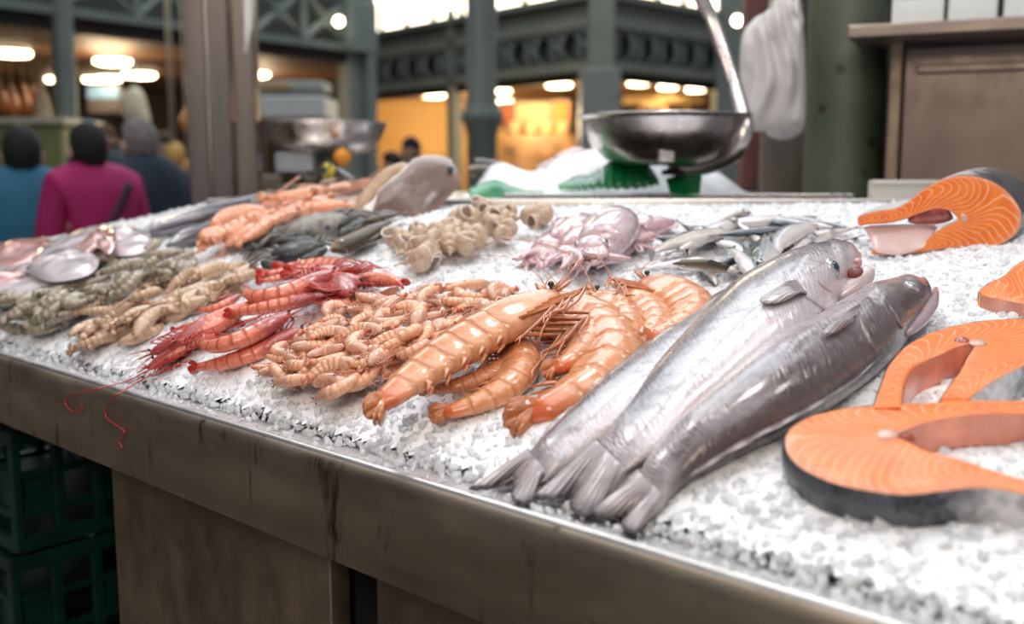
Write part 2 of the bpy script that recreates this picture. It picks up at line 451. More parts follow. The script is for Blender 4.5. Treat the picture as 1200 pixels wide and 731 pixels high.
def sheet(pa, pb, n=14, m=10, th=.0016, bulge=0, ruf=0, seed=0):
    """a thin fin: between polyline pa (root) and pb (tip), with thickness"""
    A = cr([tuple(p) for p in pa], n); B = cr([tuple(p) for p in pb], n); vs = []; fs = []; an = []; vv = []
    nrm = (A[-1] - A[0]).cross(B[n // 2] - A[n // 2]).normalized()
    if nrm.z < 0: nrm = -nrm
    for side in (1, -1):
        for i in range(n):
            for j in range(m + 1):
                v = j / m; p = A[i].lerp(B[i], v)
                p = p + nrm * (side * th * (1 - .75 * v) * (1 if 0 < i < n - 1 else .2) + bulge * math.sin(math.pi * v) + ruf * math.sin(i * 1.9 + seed) * v)
                vs.append(p); an.append(i / (n - 1)); vv.append(v)
    o = n * (m + 1)
    for i in range(n - 1):
        for j in range(m):
            q = (i * (m + 1) + j, (i + 1) * (m + 1) + j, (i + 1) * (m + 1) + j + 1, i * (m + 1) + j + 1)
            fs.append(q); fs.append(tuple(o + x for x in reversed(q)))
    for i in range(n - 1):
        for j in (0, m):
            a, b = i * (m + 1) + j, (i + 1) * (m + 1) + j; fs.append((a, b, o + b, o + a))
    for i in (0, n - 1):
        for j in range(m):
            a, b = i * (m + 1) + j, i * (m + 1) + j + 1; fs.append((a, b, o + b, o + a))
    return vs, fs, dict(ang=an, v=vv)
def eye(parent, p, nn, tg, r, cloudy=False, side=None):
    rot = nn.to_track_quat('Z', 'X').to_matrix()
    L = V(parent.location)
    mb = MB(); mb.ball(p - L, (r, r * .86, r * .42), 20, 10, rot); e = mb.build('eye', M_EYEW, parent)
    mb = MB(); mb.ball(p - L + nn * r * .26, (r * .64, r * .58, r * .34), 18, 8, rot); mb.build('pupil', M_EYEC if cloudy else M_EYEB, e)
HIT = {}
def hit(root, px, py, out=0.):
    r = ray(px, py); q, n_, i_, d_ = HIT[root.name].ray_cast(CAM, r)
    if q is None:
        q, n_, i_, d_ = HIT[root.name].find_nearest(CAM + r * 1.5)
    if n_.dot(r) > 0: n_ = -n_
    return q + n_ * out, n_
def hake(label, Dp, Vp, lift, thick, mat_, tail, gill, eye_at, **kw):
    c0 = on_ice(*Dp[len(Dp) // 2], 0)
    root = empty('hake', c0, label, 'fish', 'large hake lying side by side on the ice')
    vs, fs, at_, info = body_from_outline(Dp, Vp, lift, thick, gill=gill, phi=kw.get('phi', 0.))
    from mathutils.bvhtree import BVHTree
    bvh = BVHTree.FromPolygons([tuple(v) for v in vs], fs); HIT[root.name] = bvh
    if kw.get('post'): kw['post'](vs, at_, info)
    wmesh('body', vs, fs, mat_, root, attrs=at_)
    # tail fin
    n0 = info[2]; rt = [n0[0] + n0[1] * .92, n0[0], n0[0] - n0[1] * .92]
    tip = [on_ice(px, py, l) for (px, py, l) in tail]
    s = sheet(cr([tuple(x) for x in rt], 8), tip, 44, 18, .0085, .001, .0008)
    wmesh('tail_fin', s[0], s[1], M_TAIL, root, attrs=s[2])
    if eye_at:
        px_, py_, r, cl = eye_at; p, n_ = hit(root, px_, py_, -r * .12); eye(root, p, n_, None, r, cl)
    return root, info
def dorsal_fin(root, info, t0, t1, hgt, sgn=1, name='dorsal_fin', lean=.5, off=.96):
    n = len(info); i0, i1 = int(t0 * n), int(t1 * n); A = []; B = []
    K = 10
    for k in range(K):
        i = int(lerp(i0, i1, k / (K - 1))); c, a, nn, h, tg = info[i]; p = c + a * off * sgn
        hh = hgt * math.sin(math.pi * min(1, (k + .6) / K)) ** .6
        A.append(p); B.append(p + a.normalized() * sgn * hh - tg * hh * lean + nn * hh * .15)
    s = sheet(A, B, 20, 5, .0012, 0, .0008); wmesh(name, s[0], s[1], M_FIN, root, attrs=s[2])
# A: back left, mostly under B
TH = [(0, .004), (.1, .012), (.3, .024), (.6, .034), (.8, .033), (.92, .024), (1, .010)]
hakeA, iA = hake('silver hake furthest from the salmon, its head hidden under the middle hake',
    [(612, 540), (650, 502), (712, 444), (781, 388), (846, 347), (900, 322), (940, 318), (962, 326)],
    [(634, 566), (676, 536), (742, 490), (810, 446), (880, 404), (930, 376), (960, 352), (972, 334)],
    [(0, .012), (.3, .018), (1, .022)], [(0, .004), (.1, .011), (.3, .02), (.6, .024), (.8, .024), (1, .008)], M_HAKE,
    [(549, 573, .006), (575, 571, .008), (600, 566, .006), (598, 578, .006), (604, 588, .006), (622, 588, .006), (630, 572, .008)], .8, None, phi=40)
dorsal_fin(hakeA, iA, .10, .42, .012)
def openmouth(vs, at_, info):
    pass
hakeB, iB = hake('plump silver hake in the middle with round dark eye and open mouth',
    [(690, 536), (735, 474), (785, 418), (838, 364), (880, 332), (922, 314), (962, 306), (992, 306), (1006, 311)],
    [(722, 560), (772, 524), (826, 474), (878, 432), (922, 402), (958, 372), (984, 344), (999, 330), (1006, 322)],
    [(0, .014), (.25, .026), (.5, .048), (.8, .052), (1, .046)], [(0, .004), (.1, .012), (.25, .024), (.5, .038), (.7, .042), (.85, .036), (.95, .022), (1, .009)], M_HAKE,
    [(625, 584, .008), (650, 584, .010), (674, 580, .006), (668, 592, .006), (676, 602, .005), (696, 602, .006), (712, 584, .010)], .76, (977, 313, .0125, False), phi=42)
dorsal_fin(hakeB, iB, .18, .52, .012); dorsal_fin(hakeB, iB, .60, .70, .010, lean=1.2); dorsal_fin(hakeB, iB, .16, .45, .009, sgn=-1, name='anal_fin')
# lower jaw, pink lips, mouth
L = .05
_sn = hit(hakeB, 994, 316)[0]
def P3(px, py, l):
    return at(px, py, _sn.y + (l - .06) * .3) if l > .04 else on_ice(px, py, l)
J = cr([tuple(P3(*q)) for q in [(962, 356, .046), (984, 346, .05), (1002, 334, .054), (1014, 322, .058), (1018, 314, .062)]], 14)
mb = MB(); mb.tube(J, [.006 + .010 * math.sin(math.pi * min(1, (i + 2) / 16)) ** .8 for i in range(14)], 12, flat=.8); wbuild(mb, 'lower_jaw', flat('jaw_skin', (.72, .58, .60), .28, scale=50, coat=.8, sss=.15, ssss=.01), hakeB)
J2 = cr([tuple(P3(*q)) for q in [(997, 330, .062), (1005, 324, .064), (1013, 316, .066), (1016, 311, .066)]], 10)
mb = MB(); mb.tube(J2, [.0035, .0045, .005, .005, .0045, .004, .0035, .003, .003, .002], 8); wbuild(mb, 'lower_lip', M_PINK, hakeB)
J3 = cr([tuple(P3(*q)) for q in [(994, 328, .060), (1000, 318, .060), (1006, 309, .058), (1004, 304, .054)]], 10)
mb = MB(); mb.tube(J3, .0045, 8); wbuild(mb, 'upper_lip', M_PINK, hakeB)
mb = MB(); mb.ball(P3(1003, 321, .052), (.011, .011, .009), 14, 8); wbuild(mb, 'mouth_cavity', M_DARKIN, hakeB)
# pectoral fin
def surf(info, t, ca, out=0.):
    i = int(t * (len(info) - 1)); c, a, nn, h, tg = info[i]; return c + a * ca + nn * (h * math.sqrt(max(0, 1 - ca * ca)) + out)
def pect(root, info, t0, ca0, t1, ca1, w, out=.004, m=None):
    a0, a1 = surf(info, t0, ca0 + w * .30, out), surf(info, t0, ca0 - w * .30, out)
    K = 7; A = []; B = []
    for k in range(K):
        f = k / (K - 1); A.append(surf(info, t0, lerp(ca0 + w * .22, ca0 - w * .22, f), out))
        tt = lerp(t1 + .05, t1 + .03, f) - .065 * math.sin(math.pi * (f * .8 + .1)); B.append(surf(info, tt, lerp(ca1 + w * .55, ca1 - w * .55, f), out * 1.4))
    s = sheet(A, B, 18, 8, .0018, .004); wmesh('pectoral_fin', s[0], s[1], m or M_FIN, root, attrs=s[2])
def pect_px(root, base, tip, out=.004):
    A = [hit(root, *q, out)[0] for q in base]; B = [hit(root, *q, out * 1.3)[0] for q in tip]
    s = sheet(A, B, 20, 10, .0022, .005); wmesh('pectoral_fin', s[0], s[1], M_FIN, root, attrs=s[2])
pect_px(hakeB, [(934, 334), (940, 340), (943, 347)], [(912, 342), (896, 350), (891, 356), (895, 360), (908, 360), (924, 355)])
# pelvic fin at the throat
mb = MB(); A = [P3(975, 372, .030), P3(982, 378, .028)]; B = [P3(925, 405, .022), P3(948, 408, .018)]
s = sheet([A[0], (A[0] + A[1]) / 2, A[1]], [B[0], P3(930, 412, .02), B[1]], 12, 8, .002, .004); wmesh('pelvic_fin', s[0], s[1], M_FIN, hakeB, attrs=s[2])
# gill cover edge on B
def gill(root, info, t, bow, n=14, r=.0022, m=None, c0=.55, c1=-.9):
    pts = []
    for k in range(n):
        f = k / (n - 1); ca = lerp(c0, c1, f); pts.append(surf(info, t - bow * math.sin(math.pi * f) + .10 * f * f, ca, .0005))
    mb = MB(); mb.tube(pts, [r * (.3 + math.sin(math.pi * (i + .5) / n)) for i in range(n)], 8, flat=.5); wbuild(mb, 'gill_cover', m, root)
def line_px(root, name, pts, r, m, out=0., n=18, fl=.5):
    W = cr([tuple(hit(root, *q, out)[0]) for q in pts], n); mb = MB(); mb.tube(W, [r * (.25 + .75 * math.sin(math.pi * (i + .5) / n)) for i in range(n)], 8, flat=fl); wbuild(mb, name, m, root)
gm = flat('gill_skin', (.50, .40, .43), .28, scale=60, coat=.7)
line_px(hakeB, 'gill_cover', [(918, 318), (922, 330), (936, 342), (952, 352), (968, 362), (984, 360)], .0030, gm)
line_px(hakeB, 'cheek_fold', [(940, 312), (952, 324), (968, 338), (986, 348)], .0020, gm)
line_px(hakeB, 'belly_seam', [(886, 420), (906, 412), (930, 396), (956, 372)], .0022, flat('belly_pink', (.70, .40, .40), .3, scale=40, coat=.6))
hakeC, iC = hake('brownish grey hake beside the salmon steaks, rounded snout and cloudy eye',
    [(774, 594), (802, 562), (852, 528), (903, 501), (955, 474), (1010, 438), (1050, 398), (1080, 366), (1093, 348)],
    [(742, 566), (772, 524), (818, 486), (864, 446), (910, 410), (958, 384), (1004, 362), (1044, 340), (1080, 332)],
    [(0, .012), (.3, .026), (1, .036)], [(0, .004), (.1, .012), (.25, .025), (.5, .036), (.75, .036), (.9, .026), (1, .014)], M_HAKE2,
    [(745, 626, .005), (728, 616, .005), (738, 604, .006), (716, 606, .006), (694, 602, .006), (706, 590, .008), (722, 580, .010)], .76, (1069, 335, .0095, True), phi=8)
dorsal_fin(hakeC, iC, .15, .70, .009, off=.97)
line_px(hakeC, 'gill_cover', [(1006, 366), (1012, 384), (1022, 404), (1034, 424)], .003, flat('gill_brown', (.24, .19, .20), .3, scale=60, coat=.6))
line_px(hakeC, 'cheek_fold', [(1036, 350), (1048, 366), (1062, 382), (1076, 380)], .002, flat('gill_brown', (.24, .19, .20), .3))
pect_px(hakeC, [(1008, 362), (1004, 368), (1002, 376)], [(985, 380), (970, 390), (962, 395), (966, 398), (980, 394), (992, 386)])
J = cr([tuple(P3(*q)) for q in [(1062, 392, .03), (1080, 374, .032), (1092, 356, .034), (1097, 338, .036)]], 12)
mb = MB(); mb.tube(J, [.004, .006, .007, .008, .008, .008, .008, .008, .007, .006, .005, .003], 10, flat=.8); wbuild(mb, 'jaw', flat('jaw_mauve', (.42, .30, .32), .28, scale=50, coat=.8), hakeC)
# ------------------------------------------------------------------ salmon
def flesh_mat():
    m, t, b = nt('salmon_flesh'); setp(b, rough=.42, coat=.12, coatr=.2, sss=.1, sssr=(1., .5, .25), ssss=.006, spec=.5)
    ph = attr(t, 'ph'); e = attr(t, 'edge')
    p = mth(t, 'ADD', ph, mth(t, 'MULTIPLY', mth(t, 'SUBTRACT', nz(t, 28, 3), .5), .8))
    s = mth(t, 'ABSOLUTE', mth(t, 'SINE', mth(t, 'MULTIPLY', p, math.pi)))
    ln = mrange(t, s, .03, .40, .85, 0.)
    n1 = nz(t, 45, 4)
    c = mix(t, mrange(t, n1, .3, .7), (.88, .225, .032), (.80, .155, .020))
    c = mix(t, ln, c, (.92, .48, .29))
    c = mix(t, mrange(t, e, .8, 1., 0, .45), c, (.90, .52, .40))
    t.links.new(c, b.inputs['Base Color']); bump(t, b, mth(t, 'ADD', mth(t, 'MULTIPLY', ln, -1.), nz(t, 160, 4)), .35, .0015)
    return m
M_SAL = flesh_mat()
def salskin_mat():
    m, t, b = nt('salmon_skin'); setp(b, rough=.34, coat=.35, coatr=.2, spec=.5)
    d = attr(t, 'dark'); n1 = nz(t, 55, 4, .6); n2 = nz(t, 22, 3)
    vo = node(t, 'ShaderNodeTexVoronoi', i_Scale=260.); t.links.new(objco(t), vo.inputs['Vector'])
    dk = mix(t, mrange(t, vo.outputs['Distance'], .2, .7), (.010, .013, .018), (.045, .055, .065))
    c = mix(t, mrange(t, mth(t, 'ADD', d, mth(t, 'MULTIPLY', mth(t, 'SUBTRACT', n1, .5), 1.1)), .25, .65), (.70, .68, .69), dk)
    c = mix(t, mrange(t, mth(t, 'ADD', n2, mth(t, 'MULTIPLY', d, .18)), .60, .66, 0, .5), c, (.12, .12, .14))
    t.links.new(c, b.inputs['Base Color']); bump(t, b, vo.outputs['Distance'], .6, .0015); return m
M_SSK = salskin_mat()
M_LIN = flat('salmon_belly_lining', (.84, .33, .22), .3, var=.2, scale=30, coat=.6, sss=.3, ssss=.008)
M_LINB = flat('salmon_belly_pale', (.86, .62, .58), .28, var=.1, scale=30, coat=.7, sss=.3, ssss=.008)
M_BLOOD = flat('salmon_bloodline', (.42, .07, .045), .3, var=.3, scale=60, coat=.7)
M_BONE = flat('salmon_backbone', (.80, .50, .40), .35, var=.15, scale=90, coat=.4, sss=.3, ssss=.005)
def steak(name, label, outer, inner, lift, thick, dark, ext=None, N=150, nv=12, freq=34, curv=2.2, apex=None, lining=None, group='salmon cuts on the ice', bone=True, lift_fn=None):
    """outer/inner: paired outline points (pixels) of the cut face; thick: extrusion vector length (down the ice normal) or ext vector"""
    lf = lift_fn or (lambda px, py: on_ice(px, py, lift))
    O = cr([tuple(lf(*p)) for p in outer], N); I = cr([tuple(lf(*p)) for p in inner], N)
    c0 = sum(O, V((0, 0, 0))) / N
    nrm = ice_n(c0.x, c0.y); ex = ext if ext is not None else -nrm * thick
    root = empty(name, c0 + (ex if ext is None else V((0, 0, -.05))), label, 'salmon', group)
    up = -ex.normalized()
    dk = cr(dark, N)
    vs, ph, ed = [], [], []
    for i in range(N):
        for j in range(nv + 1):
            v = j / nv; v_ = .5 - .5 * math.cos(math.pi * v); p = I[i].lerp(O[i], v_)
            drop = .0022 * (max(0, abs(2 * v_ - 1) - .82) / .18) ** 2
            z = .0012 * noise.noise(p * 60)
            vs.append(p - up * drop + up * z); u = i / (N - 1)
            ph.append(freq * u + curv * (2 * v_ - 1) ** 2 * math.tanh((.5 - u) * 14) + .5 * math.sin(6 * v_ + 20 * u)); ed.append(abs(v_ * 2 - 1) if j > nv / 2 else (abs(v_ * 2 - 1)) * .9)
    K = nv + 1; fs = [(i * K + j, i * K + j + 1, (i + 1) * K + j + 1, (i + 1) * K + j) for i in range(N - 1) for j in range(nv)]
    n0 = len(vs)
    vs += [v + ex for v in vs[:n0]]; ph += ph; ed += ed
    fs += [tuple(n0 + k for k in reversed(f)) for f in fs[:]]
    for i in (0, N - 1):
        for j in range(nv):
            a, b = i * K + j, i * K + j + 1; fs.append((a, b, n0 + b, n0 + a))
    wmesh('flesh', vs, fs, M_SAL, root, attrs=dict(ph=ph, edge=ed))
    def wall(nm, C, other, m, bul, dka):
        vs, fs, dd = [], [], []; S = 8
        for i in range(N):
            o = (C[i] - other[i]); o = o.normalized() if o.length > 1e-6 else V((0, 0, 0))
            for j in range(S + 1):
                f = j / S; vs.append(C[i] + o * (bul * math.sin(math.pi * f) + .0006) + up * -.0015 * (1 if j == 0 else 0) + ex * f); dd.append(dka[i])
        fs = [(i * (S + 1) + j, (i + 1) * (S + 1) + j, (i + 1) * (S + 1) + j + 1, i * (S + 1) + j + 1) for i in range(N - 1) for j in range(S)]
        wmesh(nm, vs, fs, m, root, attrs=dict(dark=dd))
    wall('skin', O, I, M_SSK, .003, dk)
    wall('belly_lining', I, O, lining or M_LIN, .0015, dk)
    if bone and apex:
        p = lf(*apex); r = bone if isinstance(bone, float) else .011
        mb = MB(); rot = up.to_track_quat('Z', 'X').to_matrix()
        mb.ball(p - up * .001, (r, r * .8, .003), 18, 6, rot); wbuild(mb, 'backbone', M_BONE, root)
    return root
# steak A, nearest to the camera, right
stA = steak('salmon_steak', 'large salmon steak nearest the camera, black skin edge facing the front',
    [(1290, 484), (1245, 474), (1200, 469), (1150, 468), (1094, 470), (1050, 471), (1010, 474), (970, 480), (940, 490), (924, 503), (920, 517), (926, 533), (944, 549), (975, 563), (1015, 572), (1060, 577), (1101, 573), (1140, 569), (1171, 571), (1215, 580), (1290, 600)],
    [(1290, 494), (1245, 487), (1200, 483), (1150, 483), (1108, 488), (1080, 494), (1066, 499), (1056, 503), (1052, 505), (1050, 506), (1050, 507), (1050, 508), (1052, 509), (1054, 510), (1058, 511), (1066, 515), (1080, 523), (1108, 532), (1145, 543), (1195, 560), (1290, 584)],
    .034, .030, [0, 0, .1, .3, .8, 1, 1, 1, 1, .95, .5, .15, 0], apex=(1040, 508), freq=42)
mb = MB(); p = on_ice(1062, 507, .030)
mb.ball(p - V((0, 0, .006)), (.008, .005, .006), 12, 8); wbuild(mb, 'bloodline', M_BLOOD, stA)
# steak B, behind A
stB = steak('salmon_steak', 'salmon steak lying behind the nearest steak, open belly cavity facing the hake',
    [(1021, 478), (1025, 470), (1032, 450), (1043, 424), (1066, 401), (1101, 385), (1140, 376), (1179, 372), (1215, 372), (1255, 378), (1285, 392), (1290, 408), (1262, 414), (1228, 420), (1200, 427), (1171, 441), (1148, 456), (1136, 466)],
    [(1056, 477), (1058, 466), (1060, 449), (1070, 430), (1086, 420), (1105, 412), (1120, 405), (1130, 402), (1136, 401), (1140, 402), (1141, 404), (1140, 407), (1137, 411), (1133, 417), (1130, 424), (1124, 434), (1114, 448), (1102, 466)],
    .036, .032, [0, 0, .1, .2, .5, .9, 1, 1, .9, .6, .38, .32, .3], apex=(1146, 401), freq=40)
mb = MB(); mb.ball(on_ice(1127, 408, .026), (.010, .012, .012), 12, 8); wbuild(mb, 'bloodline', M_BLOOD, stB)
# cut C at the back right: a thick piece whose cut face looks at the camera
c0 = on_ice(1100, 297, 0); YF = c0.y; _n = V((.30, -.93, .22)).normalized(); _o = at(1100, 296, YF)
def on_face(px, py):
    r = ray(px, py); return CAM + r * ((_o - CAM).dot(_n) / r.dot(_n))
stC = steak('salmon_piece', 'thick cut of salmon with black back skin standing at the back',
    [(1005, 262), (1007, 253), (1030, 247), (1050, 244), (1067, 234), (1085, 220), (1112, 208), (1138, 206), (1165, 214), (1187, 232), (1197, 253), (1190, 274), (1170, 287), (1138, 289), (1113, 291), (1090, 294), (1068, 297), (1042, 299), (1020, 297)],
    [(1008, 265), (1016, 263), (1032, 262), (1048, 260), (1062, 256), (1078, 250), (1095, 245), (1110, 246), (1117, 250), (1121, 254), (1122, 257), (1119, 260), (1113, 263), (1104, 267), (1094, 274), (1086, 281), (1076, 290), (1050, 294), (1024, 291)],
    0, 0, [.0, 0, 0, .0, 0, .1, .45, .9, 1, 1, 1, .9, .6, .3, .1, 0, 0], ext=V((.10, .15, .012)), N=150, apex=(1128, 256), freq=40, lining=M_LINB, bone=.008, lift_fn=on_face)
mb = MB(); K = cr([tuple(on_face(*q)) for q in [(1064, 259), (1082, 253), (1100, 252), (1114, 256)]], 8)
mb.tube([k + V((.01, .02, 0)) for k in K], [.004, .010, .014, .016, .016, .014, .010, .004], 10); wbuild(mb, 'belly_cavity', M_BLOOD, stC)
mb = MB(); F = [on_face(1012, 268), on_face(1062, 266), on_face(1100, 268)]; G = [on_face(1024, 296), on_face(1052, 300), on_face(1080, 292)]
s = sheet([f + V((.01, .03, 0)) for f in F], [g + V((0, -.004, .002)) for g in G], 14, 8, .005, .003); wmesh('belly_flap', s[0], s[1], M_LINB, stC, attrs=s[2])
# piece D at the right edge
stD = steak('salmon_fillet_piece', 'salmon piece cut by the photo edge between steak and thick cut',
    [(1147, 340), (1158, 331), (1176, 322), (1190, 310), (1205, 302), (1232, 298), (1260, 304)],
    [(1150, 344), (1165, 348), (1182, 351), (1200, 354), (1222, 356), (1245, 352), (1262, 340)],
    .022, .018, [0, 0, 0, .5, .8, 1], freq=15, curv=.8, bone=False)
# ------------------------------------------------------------------ prawns
def shell_mat(name, base, pale, dark, head=None, sat=1., tail=None, band=.6):
    """seg: 0..1 along each shell ring; dors: 1 back .. -1 belly; along: 0 head .. 1 tail"""
    m, t, b = nt(name); setp(b, rough=.24, coat=.7, coatr=.08, sss=.30, sssr=(1., .45, .25), ssss=.004, spec=.55)
    sg = attr(t, 'seg'); d = attr(t, 'dors'); al = attr(t, 'along')
    n1 = nz(t, 35, 4, .6); n2 = nz(t, 140, 3)
    c = mix(t, mrange(t, n1, .3, .7), base, pale)
    c = mix(t, mrange(t, sg, .80, .99, 0, band), c, dark)
    c = mix(t, mrange(t, sg, .05, .22, .55, 0), c, pale)
    c = mix(t, mrange(t, d, -.2, -1., 0, .55), c, pale)
    if head: c = mix(t, mrange(t, al, .40, .28), c, mix(t, mrange(t, n1, .35, .65), head, tuple(x * .6 for x in head)))
    if tail: c = mix(t, mrange(t, al, .80, .92), c, tail)
    c = mix(t, mrange(t, n2, .60, .70, 0, .35), c, dark)
    t.links.new(c, b.inputs['Base Color']); bump(t, b, mth(t, 'ADD', n2, mth(t, 'MULTIPLY', sg, .6)), .35, .0012); return m
def prawn_proto(name, label, cat, m, m_fan, m_leg, curl, L=1., hh=.075, wf=.80, rings=4, legs='each', ant=1.2, lat=12, m_eye=None, rost=.10, start=.34, head_up=.0, sym=False, low=False, spread=1., seed=1, claw=False, leglen=1.):
    """built at unit length lying on its side: +X from tail to head, +Y the back, chord centred on the origin"""
    g = random.Random(seed)
    root = empty(name, (0, 0, 0), label, cat)
    NS = 60; ds = 1. / NS; P = [V((0, 0, 0))]; TH = []
    for i in range(NS + 1):
        s = i * ds; th = curl * sstep(start - .1, 1.0, s) ** .9 if not sym else curl * s
        TH.append(th)
        P.append(P[-1] + V((-math.cos(th), -math.sin(th), 0)) * ds)
    P = P[:NS + 1]
    # chord to X axis
    e = P[-1]; ang = math.atan2(-e.y, -e.x); rm = Matrix.Rotation(-ang, 3, 'Z'); mid = e / 2
    P = [rm @ (p - mid) for p in P]; sc = 1.; TH = [a - ang for a in TH]
    def fr(s):
        x = max(0, min(NS, s * NS)); i = min(int(x), NS - 1); f = x - i
        p = P[i].lerp(P[i + 1], f); a = TH[i] + (TH[i + 1] - TH[i]) * f
        T = V((-math.cos(a), -math.sin(a), 0)); N = V((-T.y, T.x, 0))
        N = V((math.sin(a), -math.cos(a), 0)) * -1 if False else V((-math.sin(a), math.cos(a), 0))
        return p, T, N
    Z = V((0, 0, 1))
    def hprof(s):
        return hh * itp([(0, .25), (.05, .55), (.14, .86), (.24, 1.), (.36, 1.02), (.45, 1.0), (.6, .88), (.75, .68), (.88, .46), (1, .36)], s)
    def seclist(stations):
        mb = MB(); vs, fs, sg, dr, al = [], [], [], [], []
        for (s, sc_, sgv, ven) in stations:
            p, T, N = fr(s); h = hprof(s) * sc_; w = h * wf
            for k in range(lat):
                a = 2 * math.pi * k / lat; ca, sa = math.cos(a), math.sin(a)
                y = ca * h * (1. if ca > 0 else ven); vs.append(p + N * y + Z * sa * w * (1 if ca > -.3 else .8)); sg.append(sgv); dr.append(ca); al.append(s)
        n = len(stations)
        for i in range(n - 1):
            for k in range(lat):
                l = (k + 1) % lat; fs.append((i * lat + k, i * lat + l, (i + 1) * lat + l, (i + 1) * lat + k))
        fs.append(tuple(range(lat - 1, -1, -1))); fs.append(tuple((n - 1) * lat + k for k in range(lat)))
        return vs, fs, dict(seg=sg, dors=dr, along=al)
    # carapace
    st = [(0.0, .35, .3, .9), (.015, .8, .3, .9), (.04, 1, .3, .9), (.09, 1, .35, .95), (.15, 1.02, .4, 1.), (.22, 1.05, .4, 1.), (.29, 1.06, .45, 1.), (.34, 1.04, .5, .9), (.352, .9, .6, .8)]
    v, f, a = seclist(st); mesh('carapace', v, f, m, root, attrs=a)
    # rostrum: a thin toothed blade
    p, T, N = fr(.09); p0 = fr(0)[0]
    if rost:
        mb = MB(); q = [p + N * hprof(.09) * .9, p0 + N * hprof(.03) * .75, p0 - T * rost * .55 + N * hprof(.03) * .8, p0 - T * rost + N * hprof(.03) * 1.15]
        mb.tube(cr([tuple(x) for x in q], 8), [.010, .011, .0105, .009, .0075, .006, .004, .0015], 6, flat=1.)
        if not low:
            for k in range(5):
                x = cr([tuple(x) for x in q], 12)[2 + k]; mb.tube([x + N * .006, x + N * .019 - T * .012], [.004, .0006], 4)
        mb.build('rostrum', m_fan, root)
    # abdomen with six shell rings
    st = []; a0, a1 = .335, .885; nsg = 6
    for k in range(nsg):
        b0 = lerp(a0, a1, k / nsg); b1 = lerp(a0, a1, (k + 1) / nsg)
        for j in range(rings):
            l = j / (rings - 1); st.append((lerp(b0, b1, l * .985), .972 + .050 * l + .012 * math.sin(math.pi * l), l, .86 + .20 * math.sin(math.pi * (.1 + .8 * l))))
    st.append((a1 + .002, .9, .5, .8)); st.append((a1 + .03, .6, .3, .8))
    v, f, a = seclist(st); mesh('abdomen', v, f, m, root, attrs=a)
    # tail fan
    p, T, N = fr(.88); mb = MB(); fl = (1 - .86) * spread * (.8 if hh > .1 and legs == 'each' else 1)
    for k, (sp, ln) in enumerate(((0, 1.05), (-.26, 1.0), (.26, 1.0), (-.48, .92), (.48, .92))):
        d = (T * math.cos(sp * .8) + (Z * .72 + N * .5).normalized() * math.sin(sp * .8)).normalized(); side = d.cross(N * .8 + Z * .2).normalized()
        if k == 0: side = Z * .6 + N * .4
        nn = d.cross(side).normalized(); L_ = fl * ln; W_ = (.020 + .008 * (k > 0)) * hh / .08
        b0 = p - T * .01
        pts = [b0 + d * (L_ * x) for x in (0, .2, .45, .7, .9, 1.)]
        ww = [.35, .75, 1., 1., .75, .25]; vs = []; 
        for q, w_ in zip(pts, ww):
            vs += [q + side * W_ * w_, q + nn * .006 * w_, q - side * W_ * w_, q - nn * .004 * w_]
        fs = [(i * 4 + j, i * 4 + (j + 1) % 4, (i + 1) * 4 + (j + 1) % 4, (i + 1) * 4 + j) for i in range(5) for j in range(4)] + [(3, 2, 1, 0), (20, 21, 22, 23)]
        mb.add(vs, fs)
    mb.build('tail_fan', m_fan, root)
    # eyes on short stalks
    p, T, N = fr(.02)
    for sz in ((1, -1)):
        mb = MB(); c = p + N * hprof(.05) * .45 + Z * sz * hprof(.05) * wf * .95 - T * .012
        mb.tube([p + N * hprof(.05) * .3, c], .006, 5, caps=False); mb.ball(c, .0125, 8, 6); mb.build('eye', m_eye or M_PEYE, root)
    # antennae and scales
    for sz in (1, -1):
        q = p - N * hprof(.05) * .1 + Z * sz * hprof(.05) * .5
        mb = MB(); mb.tube([q, q - T * .04 + Z * sz * .01, q - T * .09 + Z * sz * .012 + N * .005], [.010, .014, .003], 5, flat=.4)
        if ant:
            pts = [q]; d = (-T * 1 + Z * sz * .35 + N * g.uniform(-.2, .5)).normalized()
            turn = g.uniform(-.25, .25)
            for k in range(12):
                pts.append(pts[-1] + d * ant / 12); d = (Matrix.Rotation(turn + .10 * g.uniform(-1, 1), 3, 'Z') @ d); d.z += -.05 * sz; d.z -= .02; d.normalize()
            mb.tube(cr([tuple(x) for x in pts], 18), [.0032 * (1 - .75 * i / 17) for i in range(18)], 4)
            mb.tube([q + N * .01, q - T * .10 + N * .03 + Z * sz * .02, q - T * .2 + N * .02 + Z * sz * .05], [.003, .002, .001], 4)
        mb.build('antenna', m_fan, root)
    # walking legs
    LG = MB()
    for k in range(5):
        s = .10 + .045 * k; p, T, N = fr(s)
        for sz in (1, -1):
            b0 = p - N * hprof(s) * .75 + Z * sz * hprof(s) * wf * .4
            sw = g.uniform(-.3, .3); k1 = b0 - N * .075 - T * (.07 + .02 * sw) + Z * sz * .02; k2 = k1 - N * (.03 + .02 * g.random()) + T * (.05 + .09 * g.random()) ; k3 = k2 + T * .05 - N * (.02 * g.uniform(-1, 1)) + Z * .02 * g.uniform(-1, 1)
            k4 = k3 + T * .02 - N * .015
            if leglen != 1.: k1 = b0 + (k1 - b0) * leglen; k2 = b0 + (k2 - b0) * leglen; k3 = b0 + (k3 - b0) * leglen * 1.1; k4 = b0 + (k4 - b0) * leglen * 1.2
            rr = [.0085, .0075, .006, .004, .0015]
            if claw and k == 0: 
                k1 = b0 - T * .12 - N * .03 + Z * sz * .04; k2 = k1 - T * .10; k3 = k2 - T * .12; k4 = k3 - T * .10; rr = [.012, .011, .014, .017, .004]
            mb = LG if legs == 'one' else MB(); mb.tube([b0, k1, k2, k3, k4], rr, 5)
            if legs == 'each': mb.build('leg', m_leg, root)
